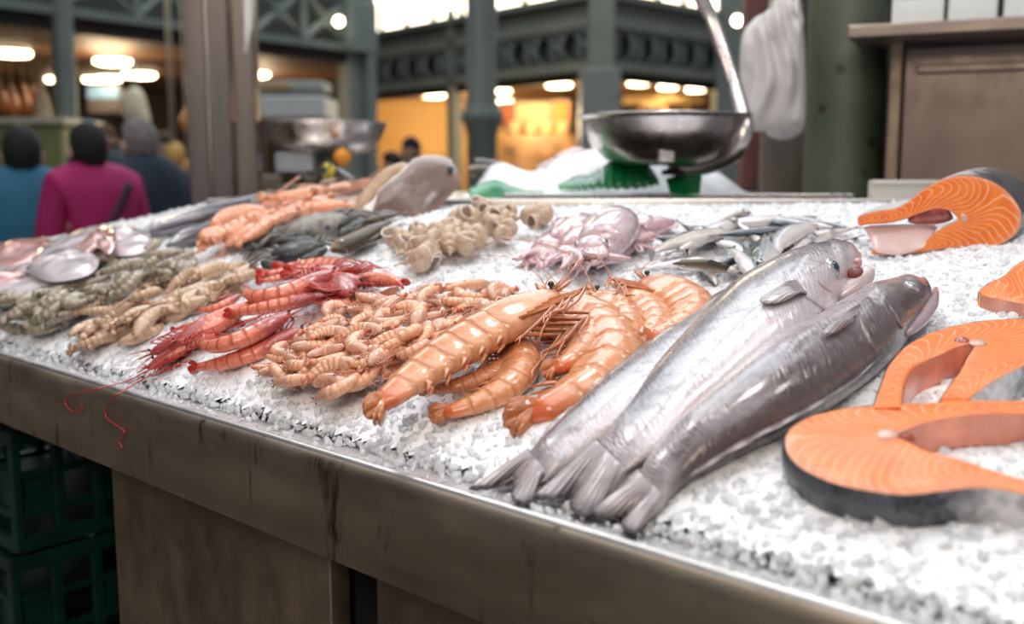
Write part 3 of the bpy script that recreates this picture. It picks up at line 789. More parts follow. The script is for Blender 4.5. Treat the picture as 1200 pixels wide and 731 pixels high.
    if legs == 'one': LG.build('legs', m_leg, root)
    # swimmerets below the rings
    mb = MB()
    for k in range(5):
        s = lerp(.38, .74, k / 4); p, T, N = fr(s)
        for sz in (1, -1):
            b0 = p - N * hprof(s) * .7 + Z * sz * hprof(s) * wf * .2; e1 = b0 - N * hh * .42 + T * .020; e2 = e1 - N * hh * .25 + T * .045
            mb.tube([b0, e1, e2], [.008, .013, .003], 5, flat=.5)
    mb.build('swimmerets', m_leg, root)
    return root
M_PEYE = flat('prawn_eye', (.012, .010, .012), .1, scale=100, coat=1.)
M_BIG = shell_mat('orange_prawn_shell', (.66, .22, .07), (.80, .41, .22), (.52, .12, .03), tail=(.74, .13, .035))
M_BIGL = flat('orange_prawn_legs', (.74, .28, .11), .3, var=.25, scale=60, coat=.6, sss=.3, ssss=.004)
M_RED = shell_mat('red_prawn_shell', (.74, .12, .055), (.84, .32, .20), (.55, .035, .02), head=(.52, .085, .075), tail=(.62, .03, .015))
M_REDL = flat('red_prawn_legs', (.66, .035, .015), .28, var=.3, scale=60, coat=.7, sss=.2, ssss=.004)
M_PINKS = shell_mat('pink_shrimp_shell', (.84, .34, .16), (.90, .56, .38), (.72, .2, .08), head=(.76, .40, .26), tail=(.78, .16, .06), band=.25)
M_PINKL = flat('pink_shrimp_legs', (.84, .34, .20), .3, var=.25, scale=60, coat=.5)
M_TAN = shell_mat('tan_shrimp_shell', (.50, .30, .16), (.68, .50, .34), (.30, .16, .08), tail=(.48, .17, .08))
M_TANL = flat('tan_shrimp_legs', (.70, .42, .28), .3, var=.25, scale=60, coat=.5)
M_GREY = shell_mat('grey_prawn_shell', (.19, .15, .09), (.50, .42, .32), (.03, .022, .018), tail=(.10, .07, .05))
M_GREYL = flat('grey_prawn_legs', (.50, .42, .32), .3, var=.3, scale=60, coat=.5)
M_LAN = shell_mat('langoustine_shell', (.84, .27, .10), (.88, .48, .32), (.72, .14, .04))
M_LANL = flat('langoustine_legs', (.92, .42, .24), .3, var=.2, scale=60, coat=.5)
HIDE = []
def place(proto, tail, head, lift, flip=False, roll=0., sc=1., pitch=0., label=None, group=None, used=set(), lift2=None, wz=1.):
    """put a copy between two pixels (tail tip, head end) at heights above the ice"""
    A = on_ice(*tail, lift); B = on_ice(*head, lift2 if lift2 is not None else lift)
    x = (B - A); c = (A + B) / 2; n = ice_n(c.x, c.y); chord = proto['chord']
    s = x.length / chord * sc; x = x.normalized(); z = (n - x * n.dot(x)).normalized(); y = z.cross(x)
    M = Matrix((x, y, z)).transposed() @ Matrix.Rotation(math.pi * flip + roll, 3, 'X')
    if proto.name in used: o = copy_tree(proto)
    else: o = proto; kids(proto); used.add(proto.name)
    o.matrix_basis = Matrix.LocRotScale(c, M, V((s, s, s)))
    if label: o['label'] = label
    if group: o['group'] = group
    return o
def setchord(o, curl, start=.34, sym=False):
    NS = 60; p = V((0, 0, 0))
    for i in range(NS):
        s = i / NS; th = curl * sstep(start - .1, 1.0, s) ** .9 if not sym else curl * s
        p += V((-math.cos(th), -math.sin(th), 0)) / NS
    o['chord'] = p.length; return o
def pp(*a, **k):
    return setchord(prawn_proto(*a, **k), a[6], k.get('start', .34), k.get('sym', False))
# big orange prawns
GB = 'large orange prawns in front of the hake'
def big(curl, seed, **k): return pp('large_prawn', 'x', 'prawn', M_BIG, M_BIGL, M_BIGL, curl, rings=6, lat=20, hh=.102, wf=.72, seed=seed, leglen=1.35, **k)
b1 = big(.35, 1, ant=.5, rost=.13); b2 = big(1.5, 2, ant=.35, rost=.14); b3 = big(1.1, 3, ant=1.0, rost=.12)
place(b3, (486, 457), (608, 418), .022, True, label='large orange prawn lying half hidden beneath the longest prawn, tail pointing left', group=GB)
place(b2, (498, 488), (607, 396), .026, True, label='large orange prawn curled in front of the pile, fleshy tail nearest the camera', group=GB)
place(b2, (583, 500), (640, 352), .024, True, label='large orange prawn curled in the middle of the pile beside the hake tail', group=GB)
place(b3, (672, 432), (694, 346), .024, True, label='large orange prawn nearest to the hake, third from the front of its pile', group=GB)
place(b3, (716, 420), (722, 343), .020, True, label='large orange prawn wedged between two others near the back', group=GB)
place(b2, (733, 404), (752, 330), .026, True, label='large orange prawn at the back of the pile, head towards the squid', group=GB)
place(b3, (632, 440), (660, 360), .030, True, label='large orange prawn under the crossing heads in the middle of the pile', group=GB)
place(b1, (427, 492), (655, 344), .052, False, sc=1.0, label='longest orange prawn lying straight across the top of the others', group=GB, lift2=.066)
# red prawns
GR = 'deep red prawns piled beside the counter edge'
def red(curl, seed, **k): return pp('red_prawn', 'x', 'prawn', M_RED, M_REDL, M_REDL, curl, rings=6, lat=18, hh=.09, wf=.75, seed=seed, rost=.13, leglen=1.3, **k)
r1 = red(2.2, 11, ant=.5); r2 = red(1.0, 12, ant=.4); r3 = red(.7, 13, ant=.5)
RD = [(r2, (286, 378), (190, 426), .014, True, 'red prawn at the bottom left of the red pile, head towards the counter edge'),
      (r3, (262, 392), (172, 432), .020, True, 'red prawn at the very front left with dark legs bunched over the ice'),
      (r2, (300, 352), (176, 414), .030, False, 'red prawn with purple carapace at the far left of the red pile'),
      (r3, (318, 352), (205, 402), .036, True, 'red prawn lying diagonally over the left end of the pile'),
      (r2, (222, 430), (356, 385), .022, True, 'red prawn nearest the counter edge, pale rings along its curved back'),
      (r1, (240, 398), (340, 368), .040, True, 'red prawn curled just behind the front one, tail bent upward'),
      (r3, (262, 368), (382, 346), .036, True, 'red prawn lying almost straight below the top curled one'),
      (r1, (288, 338), (392, 318), .052, True, 'red prawn curled on top of the red pile with a dark carapace'),
      (r3, (300, 322), (400, 318), .034, False, 'red prawn along the back of the red pile, mostly legs showing'),
      (r2, (318, 316), (420, 322), .030, False, 'red prawn at the far back of the red pile near the dark crabs'),
      (r2, (448, 348), (386, 352), .030, False, 'red prawn beside the pink shrimps, tail pointing at them'),
      (r3, (440, 322), (402, 340), .034, True, 'short red prawn standing nose down beside the pink shrimps'),
      (r2, (480, 330), (420, 318), .024, False, 'red prawn at the rear corner of the red pile'),
      (r3, (350, 310), (428, 330), .036, True, 'red prawn behind the top curled one, pointing at the dark brown fish'),
      (r2, (470, 336), (404, 330), .034, True, 'red prawn over the right rear corner, head among tangled red legs'),
      (r3, (330, 318), (412, 346), .040, False, 'red prawn slanting down across the right part of the red pile'),
      (r2, (300, 330), (366, 310), .030, True, 'red prawn whose head meets the tan shrimps side at the rear'),
      (r3, (200, 386), (258, 366), .020, True, 'red prawn under the coiled one at the left slope'),
      (r3, (262, 420), (330, 404), .012, True, 'red prawn at the very bottom beneath the front one'),
      (r1, (232, 362), (282, 345), .030, True, 'red prawn coiled between the tan shrimps and the top red prawn')]
for pr, ta, he, li, fl, lb in RD: place(pr, ta, he, li, fl, label=lb, group=GR, roll=random.uniform(-.25, .25))
# long feelers hanging over the counter edge
def feeler(pts, name='antenna'):
    W = []
    for (px, py, mode) in pts:
        if mode == 'i': W.append(on_ice(px, py, .006))
        elif mode == 'l': W.append(at_z(px, py, ZF + .004))
        else:
            r = ray(px, py); W.append(CAM + r * (((V((FL.x, FL.y, CZ)) - FN * .004) - CAM).dot(FN) / r.dot(FN)))
    return cr([tuple(w_) for w_ in W], 40)
rt = [o for o in bpy.data.objects if o.name.startswith('red_prawn') and o.get('label', '').startswith('red prawn at the very front left')][0]
bpy.context.view_layer.update()
for pts in ([(172, 434, 'i'), (150, 446, 'i'), (112, 456, 'l'), (84, 462, 'f'), (76, 470, 'f'), (84, 482, 'f'), (95, 482, 'f'), (96, 472, 'f')],
            [(178, 438, 'i'), (158, 450, 'i'), (138, 462, 'l'), (126, 474, 'f'), (124, 488, 'f'), (136, 498, 'f'), (146, 506, 'f'), (140, 516, 'f'), (144, 526, 'f')]):
    W = feeler(pts); inv = rt.matrix_world.inverted(); mb = MB(); mb.tube([inv @ w_ for w_ in W], .0010 / rt.scale[0], 5); mb.build('antenna', M_REDL, rt)
# ------------------------------------------------------------------ piles
def in_poly(x, y, P):
    c = False; n = len(P)
    for i in range(n):
        (a, b), (d, e) = P[i], P[(i + 1) % n]
        if (b > y) != (e > y) and x < (d - a) * (y - b) / (e - b) + a: c = not c
    return c
def dpoly(x, y, P):
    m = 1e9
    for i in range(len(P)):
        a, b = V((*P[i], 0)), V((*P[(i + 1) % len(P)], 0)); q = V((x, y, 0)); e = b - a
        t = max(0, min(1, (q - a).dot(e) / e.length_squared)); m = min(m, (q - a - e * t).length)
    return m
def pile(protos, P, n, length, h0, hmax, seed, group, noun, where, angs=None, spacing=.5, aspect=.5, sc=(.85, 1.15), nosort=False, tries=4000):
    """scatter copies over a pixel polygon; length in metres; height follows the distance to the pile's edge"""
    g = random.Random(seed); pts = []; dm = max(dpoly(sum(p[0] for p in P) / len(P), sum(p[1] for p in P) / len(P), P), 6)
    x0, x1 = min(p[0] for p in P), max(p[0] for p in P); y0, y1 = min(p[1] for p in P), max(p[1] for p in P)
    k = 0
    best = []
    while len(pts) < n and k < tries:
        # best candidate sampling for even cover
        cand = []
        for _ in range(8):
            x, y = g.uniform(x0, x1), g.uniform(y0, y1)
            if in_poly(x, y, P): cand.append((min([math.hypot(x - a, (y - b) / aspect) for a, b in pts] or [1e3]), x, y))
        k += 1
        if cand: _, x, y = max(cand); pts.append((x, y))
    out = []
    pts.sort(key=lambda q: q[1])
    for i, (x, y) in enumerate(pts):
        d = min(1, dpoly(x, y, P) / dm); lift = h0 + hmax * math.sqrt(max(0, 1 - (1 - d) ** 2)) * g.uniform(.7, 1.08)
        c = on_ice(x, y, lift); a = g.choice(angs) + g.gauss(0, .35) if angs else g.uniform(0, 2 * math.pi)
        nn = ice_n(c.x, c.y); ex = V((math.cos(a), math.sin(a), 0)); ex = (ex - nn * ex.dot(nn)).normalized()
        ex = (ex + nn * g.gauss(0, .16)).normalized(); z = (nn - ex * nn.dot(ex)).normalized(); yv = z.cross(ex)
        pr = protos[g.randrange(len(protos))]; s = length * g.uniform(*sc) / pr.get('unit', 1.)
        o = copy_tree(pr) if pr.get('used') else pr
        if not pr.get('used'): pr['used'] = True; kids(pr)
        if 'used' in o and o is not pr: del o['used']
        M = Matrix((ex, yv, z)).transposed() @ Matrix.Rotation(math.pi * (g.random() < .5) + g.gauss(0, .35), 3, 'X')
        o.matrix_basis = Matrix.LocRotScale(c, M, V((s, s, s))); o['group'] = group
        hx = to_px(c + ex * .01)[0] - to_px(c - ex * .01)[0]; hy = to_px(c + ex * .01)[1] - to_px(c - ex * .01)[1]
        dirn = ('head pointing right' if hx > 0 else 'head pointing left') if abs(hx) > abs(hy) * 1.3 else ('head towards the camera' if hy > 0 else 'head away from the camera')
        out.append((o, x, y, d, dirn))
    # labels from the place in the pile
    cx = [q[1] for q in out]; cy = [q[2] for q in out]; byl = {}
    sx = sorted(cx); sy = sorted(cy); N = len(out)
    for (o, x, y, d, dirn) in out:
        col = ['left end', 'left half', 'middle', 'right half', 'right end'][min(4, int(sx.index(x) / N * 5))]
        row = ['back', 'centre', 'front'][min(2, int(sy.index(y) / N * 3))]
        byl.setdefault((row, col, dirn), []).append((x, o))
    ordn = {1: [''], 2: ['left of two: ', 'right of two: '], 3: ['leftmost of three: ', 'middle of three: ', 'rightmost of three: ']}
    for (row, col, dirn), L in byl.items():
        L.sort(key=lambda q: q[0])
        for i, (x, o) in enumerate(L):
            od = ordn.get(len(L), None); pre = od[i] if od else ('leftmost of several: ' if i == 0 else 'rightmost of several: ' if i == len(L) - 1 else '')
            dd = (', ' + dirn) if dirn else ''
            o['label'] = f'{pre}{noun}, {row} {col} of {where}{dd}'.replace('leftmost of several', 'leftmost').replace('rightmost of several', 'rightmost')
    return out
def cat(o, c): o['category'] = c; return o
def shr(name, mt, ml, curl, seed, hh=.125, **k):
    o = pp(name, 'x', 'shrimp', mt, ml, ml, curl, rings=4, lat=12, hh=hh, wf=.8, seed=seed, legs='one', low=True, **k); o['unit'] = 1.; return o
s = [shr('pink_shrimp', M_PINKS, M_PINKL, c, 20 + i, ant=.0, rost=.08) for i, c in enumerate((2.2, 1.4, .7, 2.9))]
pile(s, [(312, 428), (352, 392), (392, 352), (420, 345), (480, 338), (560, 334), (604, 345), (600, 372), (545, 400), (480, 430), (440, 448), (395, 464), (350, 452)], 112, .076, .010, .034, 5, 'pink shrimps heaped between red and orange prawns', 'pink shrimp', 'heap', angs=[.3, .7, 3.6, 3.2, 5.2], sc=(.8, 1.1))
s = [shr('tan_shrimp', M_TAN, M_TANL, c, 30 + i, hh=.12, ant=0) for i, c in enumerate((1.6, .8, 2.2))]
pile(s, [(84, 402), (108, 372), (130, 348), (190, 330), (232, 322), (300, 312), (300, 330), (262, 345), (205, 372), (160, 392), (120, 405)], 40, .10, .010, .022, 6, 'tan shrimps heaped left of the red prawns', 'tan raw shrimp', 'heap', angs=[.5, .9, 3.8], sc=(.8, 1.1))
s = [shr('grey_prawn', M_GREY, M_GREYL, c, 40 + i, hh=.125, ant=0) for i, c in enumerate((1.7, 2.6, .9))]
pile(s, [(-10, 392), (-10, 352), (38, 338), (90, 316), (130, 298), (172, 288), (216, 298), (226, 318), (180, 334), (128, 345), (98, 366), (50, 384)], 46, .105, .012, .03, 8, 'grey banded prawns heaped at the left end', 'grey banded prawn', 'heap', angs=[.5, 1.1, 3.6, 2.5], sc=(.8, 1.15))
s = [shr('langoustine', M_LAN, M_LANL, c, 50 + i, hh=.11, ant=.1, claw=True) for i, c in enumerate((.8, 1.6))]
pile(s, [(240, 278), (262, 260), (308, 240), (335, 216), (352, 226), (400, 214), (418, 222), (400, 238), (362, 252), (330, 268), (290, 284)], 17, .17, .016, .028, 9, 'orange langoustines lying on the ice', 'orange langoustine', 'heap', angs=[.9, .6, 4.0], sc=(.8, 1.15))
# ------------------------------------------------------------------ small fish
def sfish_mat(name, back, flank, belly, stripe=None, metal=.5):
    m, t, b = nt(name); setp(b, rough=.22 if metal else .45, metal=metal, coat=.7 if metal else .2, coatr=.08, spec=.6 if metal else .35)
    d = attr(t, 'dors'); n1 = nz(t, 12, 4, .6)
    dd = mth(t, 'ADD', d, mth(t, 'MULTIPLY', mth(t, 'SUBTRACT', n1, .5), .4))
    c = mix(t, mrange(t, dd, -.5, .0), belly, flank); c = mix(t, mrange(t, dd, .22, .5), c, back)
    if stripe: c = mix(t, mrange(t, mth(t, 'ABSOLUTE', mth(t, 'SUBTRACT', dd, .22)), .02, .14, .9, 0), c, stripe)
    t.links.new(c, b.inputs['Base Color']); bump(t, b, nz(t, 90, 3), .3, .004); return m
def fish_proto(name, cat_, m, mf, hprof, wprof, bend=.3, tail=.16, th=.07, eye_r=.022, eye_x=.40, seed=0, dfin=True, n=30, lat=14):
    """unit length, +X head, +Y back, lying on its side"""
    root = empty(name, (0, 0, 0), 'x', cat_); vs, fs, dr = [], [], []; L0 = -.5 + tail * .75
    def ctr_(x): return V((x, bend * (.25 - x * x) * .5, 0))
    for i in range(n):
        t = i / (n - 1); x = lerp(L0, .5, t); h = sitp(hprof, t); w = sitp(wprof, t); c = ctr_(x); d = V((1, -bend * x, 0)).normalized(); N = V((-d.y, d.x, 0))
        for k in range(lat):
            a = 2 * math.pi * k / lat; vs.append(c + N * h * math.cos(a) + V((0, 0, w * math.sin(a)))); dr.append(math.cos(a))
    for i in range(n - 1):
        for k in range(lat): l = (k + 1) % lat; fs.append((i * lat + k, i * lat + l, (i + 1) * lat + l, (i + 1) * lat + k))
    fs += [tuple(range(lat - 1, -1, -1)), tuple((n - 1) * lat + k for k in range(lat))]
    mesh('body', vs, fs, m, root, attrs=dict(dors=dr))
    c = ctr_(L0); d = V((1, -bend * L0, 0)).normalized(); N = V((-d.y, d.x, 0)); h0 = hprof[0][1]
    s = sheet([c + N * h0, c, c - N * h0], [c - d * tail + N * th * 1.3, c - d * tail * .72 + N * th * .6, c - d * tail * .5, c - d * tail * .72 - N * th * .6, c - d * tail - N * th * 1.3], 10, 4, .004, 0, .004)
    mesh('tail_fin', s[0], s[1], mf, root, attrs=s[2])
    for sz in (1, -1):
        x = eye_x; t = (x - L0) / (.5 - L0); h = sitp(hprof, t); w = sitp(wprof, t); p = ctr_(x) + V((0, h * .25, sz * w * .9))
        mb = MB(); mb.ball(p, (eye_r, eye_r, eye_r * .5), 10, 6); e = mb.build('eye', M_EYEW, root)
        mb = MB(); mb.ball(p + V((0, 0, sz * eye_r * .25)), (eye_r * .6, eye_r * .6, eye_r * .4), 10, 6); mb.build('pupil', M_EYEB, e)
    if dfin:
        t = .55; x = lerp(L0, .5, t); h = sitp(hprof, t); c = ctr_(x)
        s = sheet([c + V((.07, h * .95, 0)), c + V((0, h * .98, 0)), c + V((-.09, h * .9, 0))], [c + V((.03, h + .045, .004)), c + V((-.05, h + .03, 0)), c + V((-.12, h + .01, 0))], 8, 3, .003)
        mesh('dorsal_fin', s[0], s[1], mf, root, attrs=s[2])
    root['chord'] = 1.; root['unit'] = 1.; return root
M_ANCH = sfish_mat('sardine_skin', (.05, .065, .075), (.66, .65, .66), (.84, .78, .76), (.12, .20, .27), .25)
M_ANCB = sfish_mat('sardine_skin_olive', (.09, .07, .04), (.48, .40, .32), (.76, .70, .66), (.24, .15, .07), .2)
M_ANF = flat('sardine_fin', (.10, .095, .09), .35, scale=40)
HP = [(0, .020), (.15, .042), (.4, .078), (.65, .086), (.85, .066), (.95, .038), (1, .010)]; WP = [(0, .012), (.3, .045), (.6, .058), (.85, .05), (1, .010)]
an = [fish_proto('sardine', 'fish', M_ANCH, M_ANF, HP, WP, b) for b in (.35, -.25, .9)] + [fish_proto('sardine', 'fish', M_ANCB, M_ANF, HP, WP, b) for b in (.5, -.4)]
GS = 'small silver fish heaped behind the hake'
AN = [(3, (756, 300), (856, 272), .030, False, 'olive small fish at the left end of its heap, forked tail over bare ice'),
      (0, (789, 297), (871, 258), .030, False, 'small fish arching over the left side of the heap, tail low on the ice'),
      (1, (776, 314), (846, 312), .010, False, 'small bluish fish lying flat at the lower left corner of the heap'),
      (0, (852, 288), (884, 326), .040, False, 'bright silver small fish slanting down towards the middle hake'),
      (1, (893, 270), (889, 322), .036, True, 'blue-backed small fish pointing straight at the camera'),
      (2, (936, 268), (901, 318), .034, False, 'pale curved small fish in the centre of the heap, head to the camera'),
      (1, (808, 266), (925, 256), .030, False, 'long small fish along the back of the heap'),
      (0, (866, 250), (960, 268), .030, True, 'small fish whose dark forked tail sticks up at the back'),
      (1, (829, 276), (936, 270), .040, True, 'dark-backed small fish lying across the middle of the heap'),
      (2, (914, 304), (958, 264), .044, False, 'pale small fish rising to the right across the heap'),
      (0, (912, 316), (962, 284), .022, False, 'small fish at the lower right of the heap touching the hake head'),
      (1, (1008, 266), (944, 276), .016, True, 'small fish at the right end, tail alone on the ice'),
      (4, (812, 303), (870, 318), .022, False, 'olive small fish at the front of the heap, pointing right'),
      (3, (940, 306), (976, 276), .020, False, 'olive small fish on the right slope of the heap'),
      (1, (984, 262), (908, 258), .022, False, 'small fish at the back right of the heap, tail to the right')]
for k, ta, he, li, fl, lb in AN: place(an[k], ta, he, li, fl, label=lb, group=GS, roll=random.uniform(-.3, .3))
for a_ in an: a_['used'] = True
pile(an, [(775, 314), (785, 286), (830, 264), (880, 252), (960, 256), (985, 268), (968, 292), (935, 312), (890, 322), (830, 320)], 26, .125, .010, .018, 12, GS, 'small silver fish', 'heap', angs=[.4, 3.5, 1.8, -1.3], sc=(.8, 1.1))
# ------------------------------------------------------------------ squid
def spk_mat(name, c1, c2, c3, sc_=180, **k):
    m, t, b = nt(name); setp(b, **{**dict(rough=.2, coat=.8, coatr=.06, sss=.35, sssr=(1., .6, .6), ssss=.006), **k})
    c = mix(t, mrange(t, nz(t, 9, 4), .35, .65), c1, c2); c = mix(t, mrange(t, nz(t, sc_, 3, .6), .55, .68, 0, .7), c, c3)
    t.links.new(c, b.inputs['Base Color']); bump(t, b, nz(t, 30, 3), .3, .003); return m
M_SQ = spk_mat('squid_skin', (.50, .27, .31), (.66, .46, .48), (.22, .06, .10), 45)
M_SQ2 = spk_mat('squid_flesh', (.62, .44, .47), (.70, .56, .58), (.34, .15, .20), 45)
def squid_proto(seed, mantle=M_SQ, fat=1.):
    g = random.Random(seed); root = empty('squid', (0, 0, 0), 'x', 'squid'); root['chord'] = 1.; root['unit'] = 1.
    v, f = tube([(x, .03 * math.sin(x * 5 + seed), 0) for x in np.linspace(-.5, .12, 16)], [r_ * fat for r_ in (.012, .04, .066, .085, .098, .107, .112, .116, .118, .118, .117, .115, .112, .108, .10, .075)], 16, flat=.75); mesh('mantle', v, f, mantle, root)
    for sy in (1, -1):
        s = sheet([V((-.49, sy * .01, .01)), V((-.38, sy * .05 * fat, .01)), V((-.24, sy * .08 * fat, .01))], [V((-.46, sy * .05, .012)), V((-.40, sy * .16 * fat, .0)), V((-.28, sy * .17 * fat, -.01)), V((-.22, sy * .10 * fat, .005))], 12, 4, .006, .004, .003); mesh('side_fin', s[0], s[1], mantle, root, attrs=s[2])
    mb = MB(); mb.ball((.17, 0, 0), (.075, .068 * fat, .058), 14, 10); mb.build('head', M_SQ2, root)
    for sy in (1, -1):
        mb = MB(); mb.ball((.175, sy * .055, .018), (.028, .022, .024), 10, 8); e = mb.build('eye', M_EYEW, root); mb = MB(); mb.ball((.178, sy * .063, .024), (.015, .014, .016), 8, 6); mb.build('pupil', M_EYEB, e)
    for k in range(8):
        a = (k - 3.5) / 3.5; d = V((1, a * .75, .1 * g.uniform(-1, 1))).normalized(); p = V((.22, a * .045, 0)); pts = [p]
        for j in range(6): p = p + d * .036; d = (d + V((0, g.uniform(-.9, .9), g.uniform(-.25, .12)))).normalized(); pts.append(p)
        mb = MB(); mb.tube(cr([tuple(x) for x in pts], 12), [.026 * (1 - .75 * i / 11) for i in range(12)], 6); mb.build('tentacle', M_SQ2 if k % 2 else mantle, root)
    return root
sq = [squid_proto(1, fat=1.2), squid_proto(2, M_SQ2, 1.15), squid_proto(3, fat=1.1)]
GQ = 'raw squid heaped on the ice behind the orange prawns'
SQ = [(0, (697, 258), (620, 310), .020, 'squid at the left end of the squid heap, tentacles spread to the left'),
      (1, (724, 252), (676, 314), .044, 'pale squid on top of the heap with a wide shiny body'),
      (0, (690, 268), (652, 314), .030, 'speckled squid second from the left, round head low on the ice'),
      (1, (746, 284), (690, 306), .016, 'plump pale squid at the front right of the heap'),
      (2, (789, 260), (706, 280), .018, 'dark pink squid whose pointed tip ends the heap on the right'),
      (0, (775, 276), (712, 286), .026, 'pink squid lying across the right half of the heap'),
      (2, (762, 258), (696, 268), .030, 'squid along the back of the heap behind the pale one'),
      (1, (708, 272), (690, 318), .034, 'squid with its head facing the camera at the front'),
      (2, (668, 268), (618, 318), .012, 'small squid under the left end, thin tentacles reaching the ice'),
      (0, (735, 262), (745, 296), .024, 'squid folded between the pale squid and the right ones')]
for k, ta, he, li, lb in SQ: place(sq[k], ta, he, li, False, label=lb, group=GQ, roll=random.uniform(-.3, .3))
# ------------------------------------------------------------------ whelks
M_WH = spk_mat('whelk_shell', (.50, .35, .24), (.64, .50, .38), (.26, .16, .09), 26, rough=.45, coat=.2, sss=.1)
M_WHI = flat('whelk_opening', (.20, .13, .09), .5, scale=40); M_WHL = flat('whelk_lip', (.86, .72, .64), .4, scale=40)
def whelk_proto(seed, tall=1.):
    root = empty('whelk', (0, 0, 0), 'x', 'sea snail'); root['unit'] = 1.; root['chord'] = 1.
    pts, rr = [], []; N = 64; turns = 4.2
    for i in range(N):
        f = i / (N - 1); a = f * turns * 2 * math.pi; k = f ** 1.6; pts.append(V((.48 - .80 * f * tall - .02, math.cos(a) * .15 * k, math.sin(a) * .15 * k))); rr.append(.012 + .185 * k)
    mb = MB(); mb.tube(pts, rr, 12); mb.build('shell', M_WH, root)
    e = pts[-1]; d = (pts[-1] - pts[-3]).normalized(); rot = d.to_track_quat('Z', 'X').to_matrix()
    mb = MB(); mb.ball(e + d * .005, (.165, .165, .03), 14, 6, rot); mb.build('opening', M_WHI, root)
    ring = [e + rot @ V((math.cos(t) * .18, math.sin(t) * .18, .012)) for t in np.linspace(0, 2 * math.pi, 18)]
    mb = MB(); mb.tube(ring, .026, 6); mb.build('lip', M_WHL, root); return root
wh = [whelk_proto(1), whelk_proto(2, 1.15)]
pile(wh, [(468, 304), (468, 275), (492, 262), (530, 260), (558, 248), (572, 234), (598, 224), (616, 238), (636, 248), (632, 262), (600, 266), (572, 282), (556, 298), (505, 296), (484, 308)], 36, .066, .016, .022, 21, 'beige sea snails heaped on the ice', 'beige sea snail shell', 'heap', sc=(.75, 1.2))
# ------------------------------------------------------------------ crabs / dark fish
M_CR = flat('crab_shell', (.045, .043, .036), .5, var=.4, scale=30, coat=.25); M_CRL = flat('crab_leg', (.16, .14, .11), .35, var=.4, scale=30, coat=.5); M_CRB = flat('crab_belly', (.34, .30, .26), .5, var=.4, scale=14, coat=.2)
def crab_proto(belly):
    root = empty('crab', (0, 0, 0), 'x', 'crab'); root['unit'] = 1.; root['chord'] = 1.
    mb = MB(); mb.ball((0, 0, 0), (.20, .27, .11), 18, 10); mb.build('shell', M_CRB if belly else M_CR, root)
    for sy in (1, -1):
        mb = MB(); mb.tube([(.13, sy * .16, 0), (.26, sy * .30, .02), (.40, sy * .26, .03), (.50, sy * .12, .02), (.56, sy * .05, 0)], [.04, .045, .06, .055, .01], 8, flat=.8); mb.tube([(.42, sy * .27, .03), (.52, sy * .21, .03), (.56, sy * .14, .03)], [.03, .025, .006], 6); mb.build('claw', M_CR, root)
        for k in range(4):
            a = 1.25 + k * .38; d = V((math.cos(a), sy * math.sin(a), 0)); p = d * .2
            mb = MB(); mb.tube([p, p + d * .14 + V((0, 0, .05)), p + d * .27, p + d * .36 - V((0, 0, .06))], [.03, .028, .02, .005], 6, flat=.7); mb.build('leg', M_CRL, root)
    for sy in (1, -1):
        mb = MB(); mb.ball((.19, sy * .07, .03), .02, 8, 6); mb.build('eye', M_EYEB, root)
    return root
cr_ = [crab_proto(False), crab_proto(True)]
GC = 'dark crabs on the ice behind the red prawns'
for k, ta, he, li, lb in [(0, (335, 262), (308, 292), .026, 'dark crab at the left of the crab group with a greenish shell'), (0, (352, 278), (342, 314), .026, 'black crab at the front of the group nearest the red prawns'), (1, (352, 254), (388, 286), .026, 'crab lying belly up with a pale underside'), (0, (322, 266), (350, 260), .040, 'crab at the back of the group against the langoustines')]:
    place(cr_[k], ta, he, li, False, sc=.8, label=lb, group=GC)
M_DK = sfish_mat('rockfish_skin', (.055, .036, .02), (.16, .10, .055), (.36, .24, .16), None, 0)
M_DKF = flat('rockfish_fin', (.16, .13, .10), .4, var=.3)
dk = fish_proto('rockfish', 'fish', M_DK, M_DKF, [(0, .04), (.3, .09), (.6, .13), (.8, .125), (.95, .08), (1, .03)], [(0, .02), (.5, .07), (.85, .075), (1, .02)], .3, .18, .09, .03)
GD = 'dark brown fish between crabs and sea snails'
for ta, he, li, lb in [((462, 256), (390, 294), .028, 'dark brown fish nearest the crabs, pale eye low at its tip'), ((474, 262), (412, 286), .018, 'dark brown fish lying beneath the first, belly to the camera'), ((478, 248), (420, 262), .030, 'dark brown fish at the back touching the flatfish')]:
    place(dk, ta, he, li, False, label=lb, group=GD)
# long grey fish at the far left edge of the ice
M_LG = sfish_mat('grey_fish_skin', (.13, .12, .14), (.44, .42, .46), (.66, .62, .65), None, .2)
lg = fish_proto('whiting', 'fish', M_LG, M_DKF, [(0, .018), (.3, .045), (.6, .065), (.8, .062), (.94, .042), (1, .014)], [(0, .012), (.5, .05), (.85, .05), (1, .012)], .15, .14, .06, .014)
GL = 'long grey fish along the far left edge'
for ta, he, li, lb in [((322, 222), (160, 278), .030, 'long grey fish at the edge behind the langoustines, outermost of the group'), ((318, 234), (196, 288), .026, 'long grey fish lying inside the outermost one, snout near the ice'), ((290, 238), (176, 270), .055, 'long grey fish resting on top of the two others')]:
    place(lg, ta, he, li, False, label=lb, group=GL)
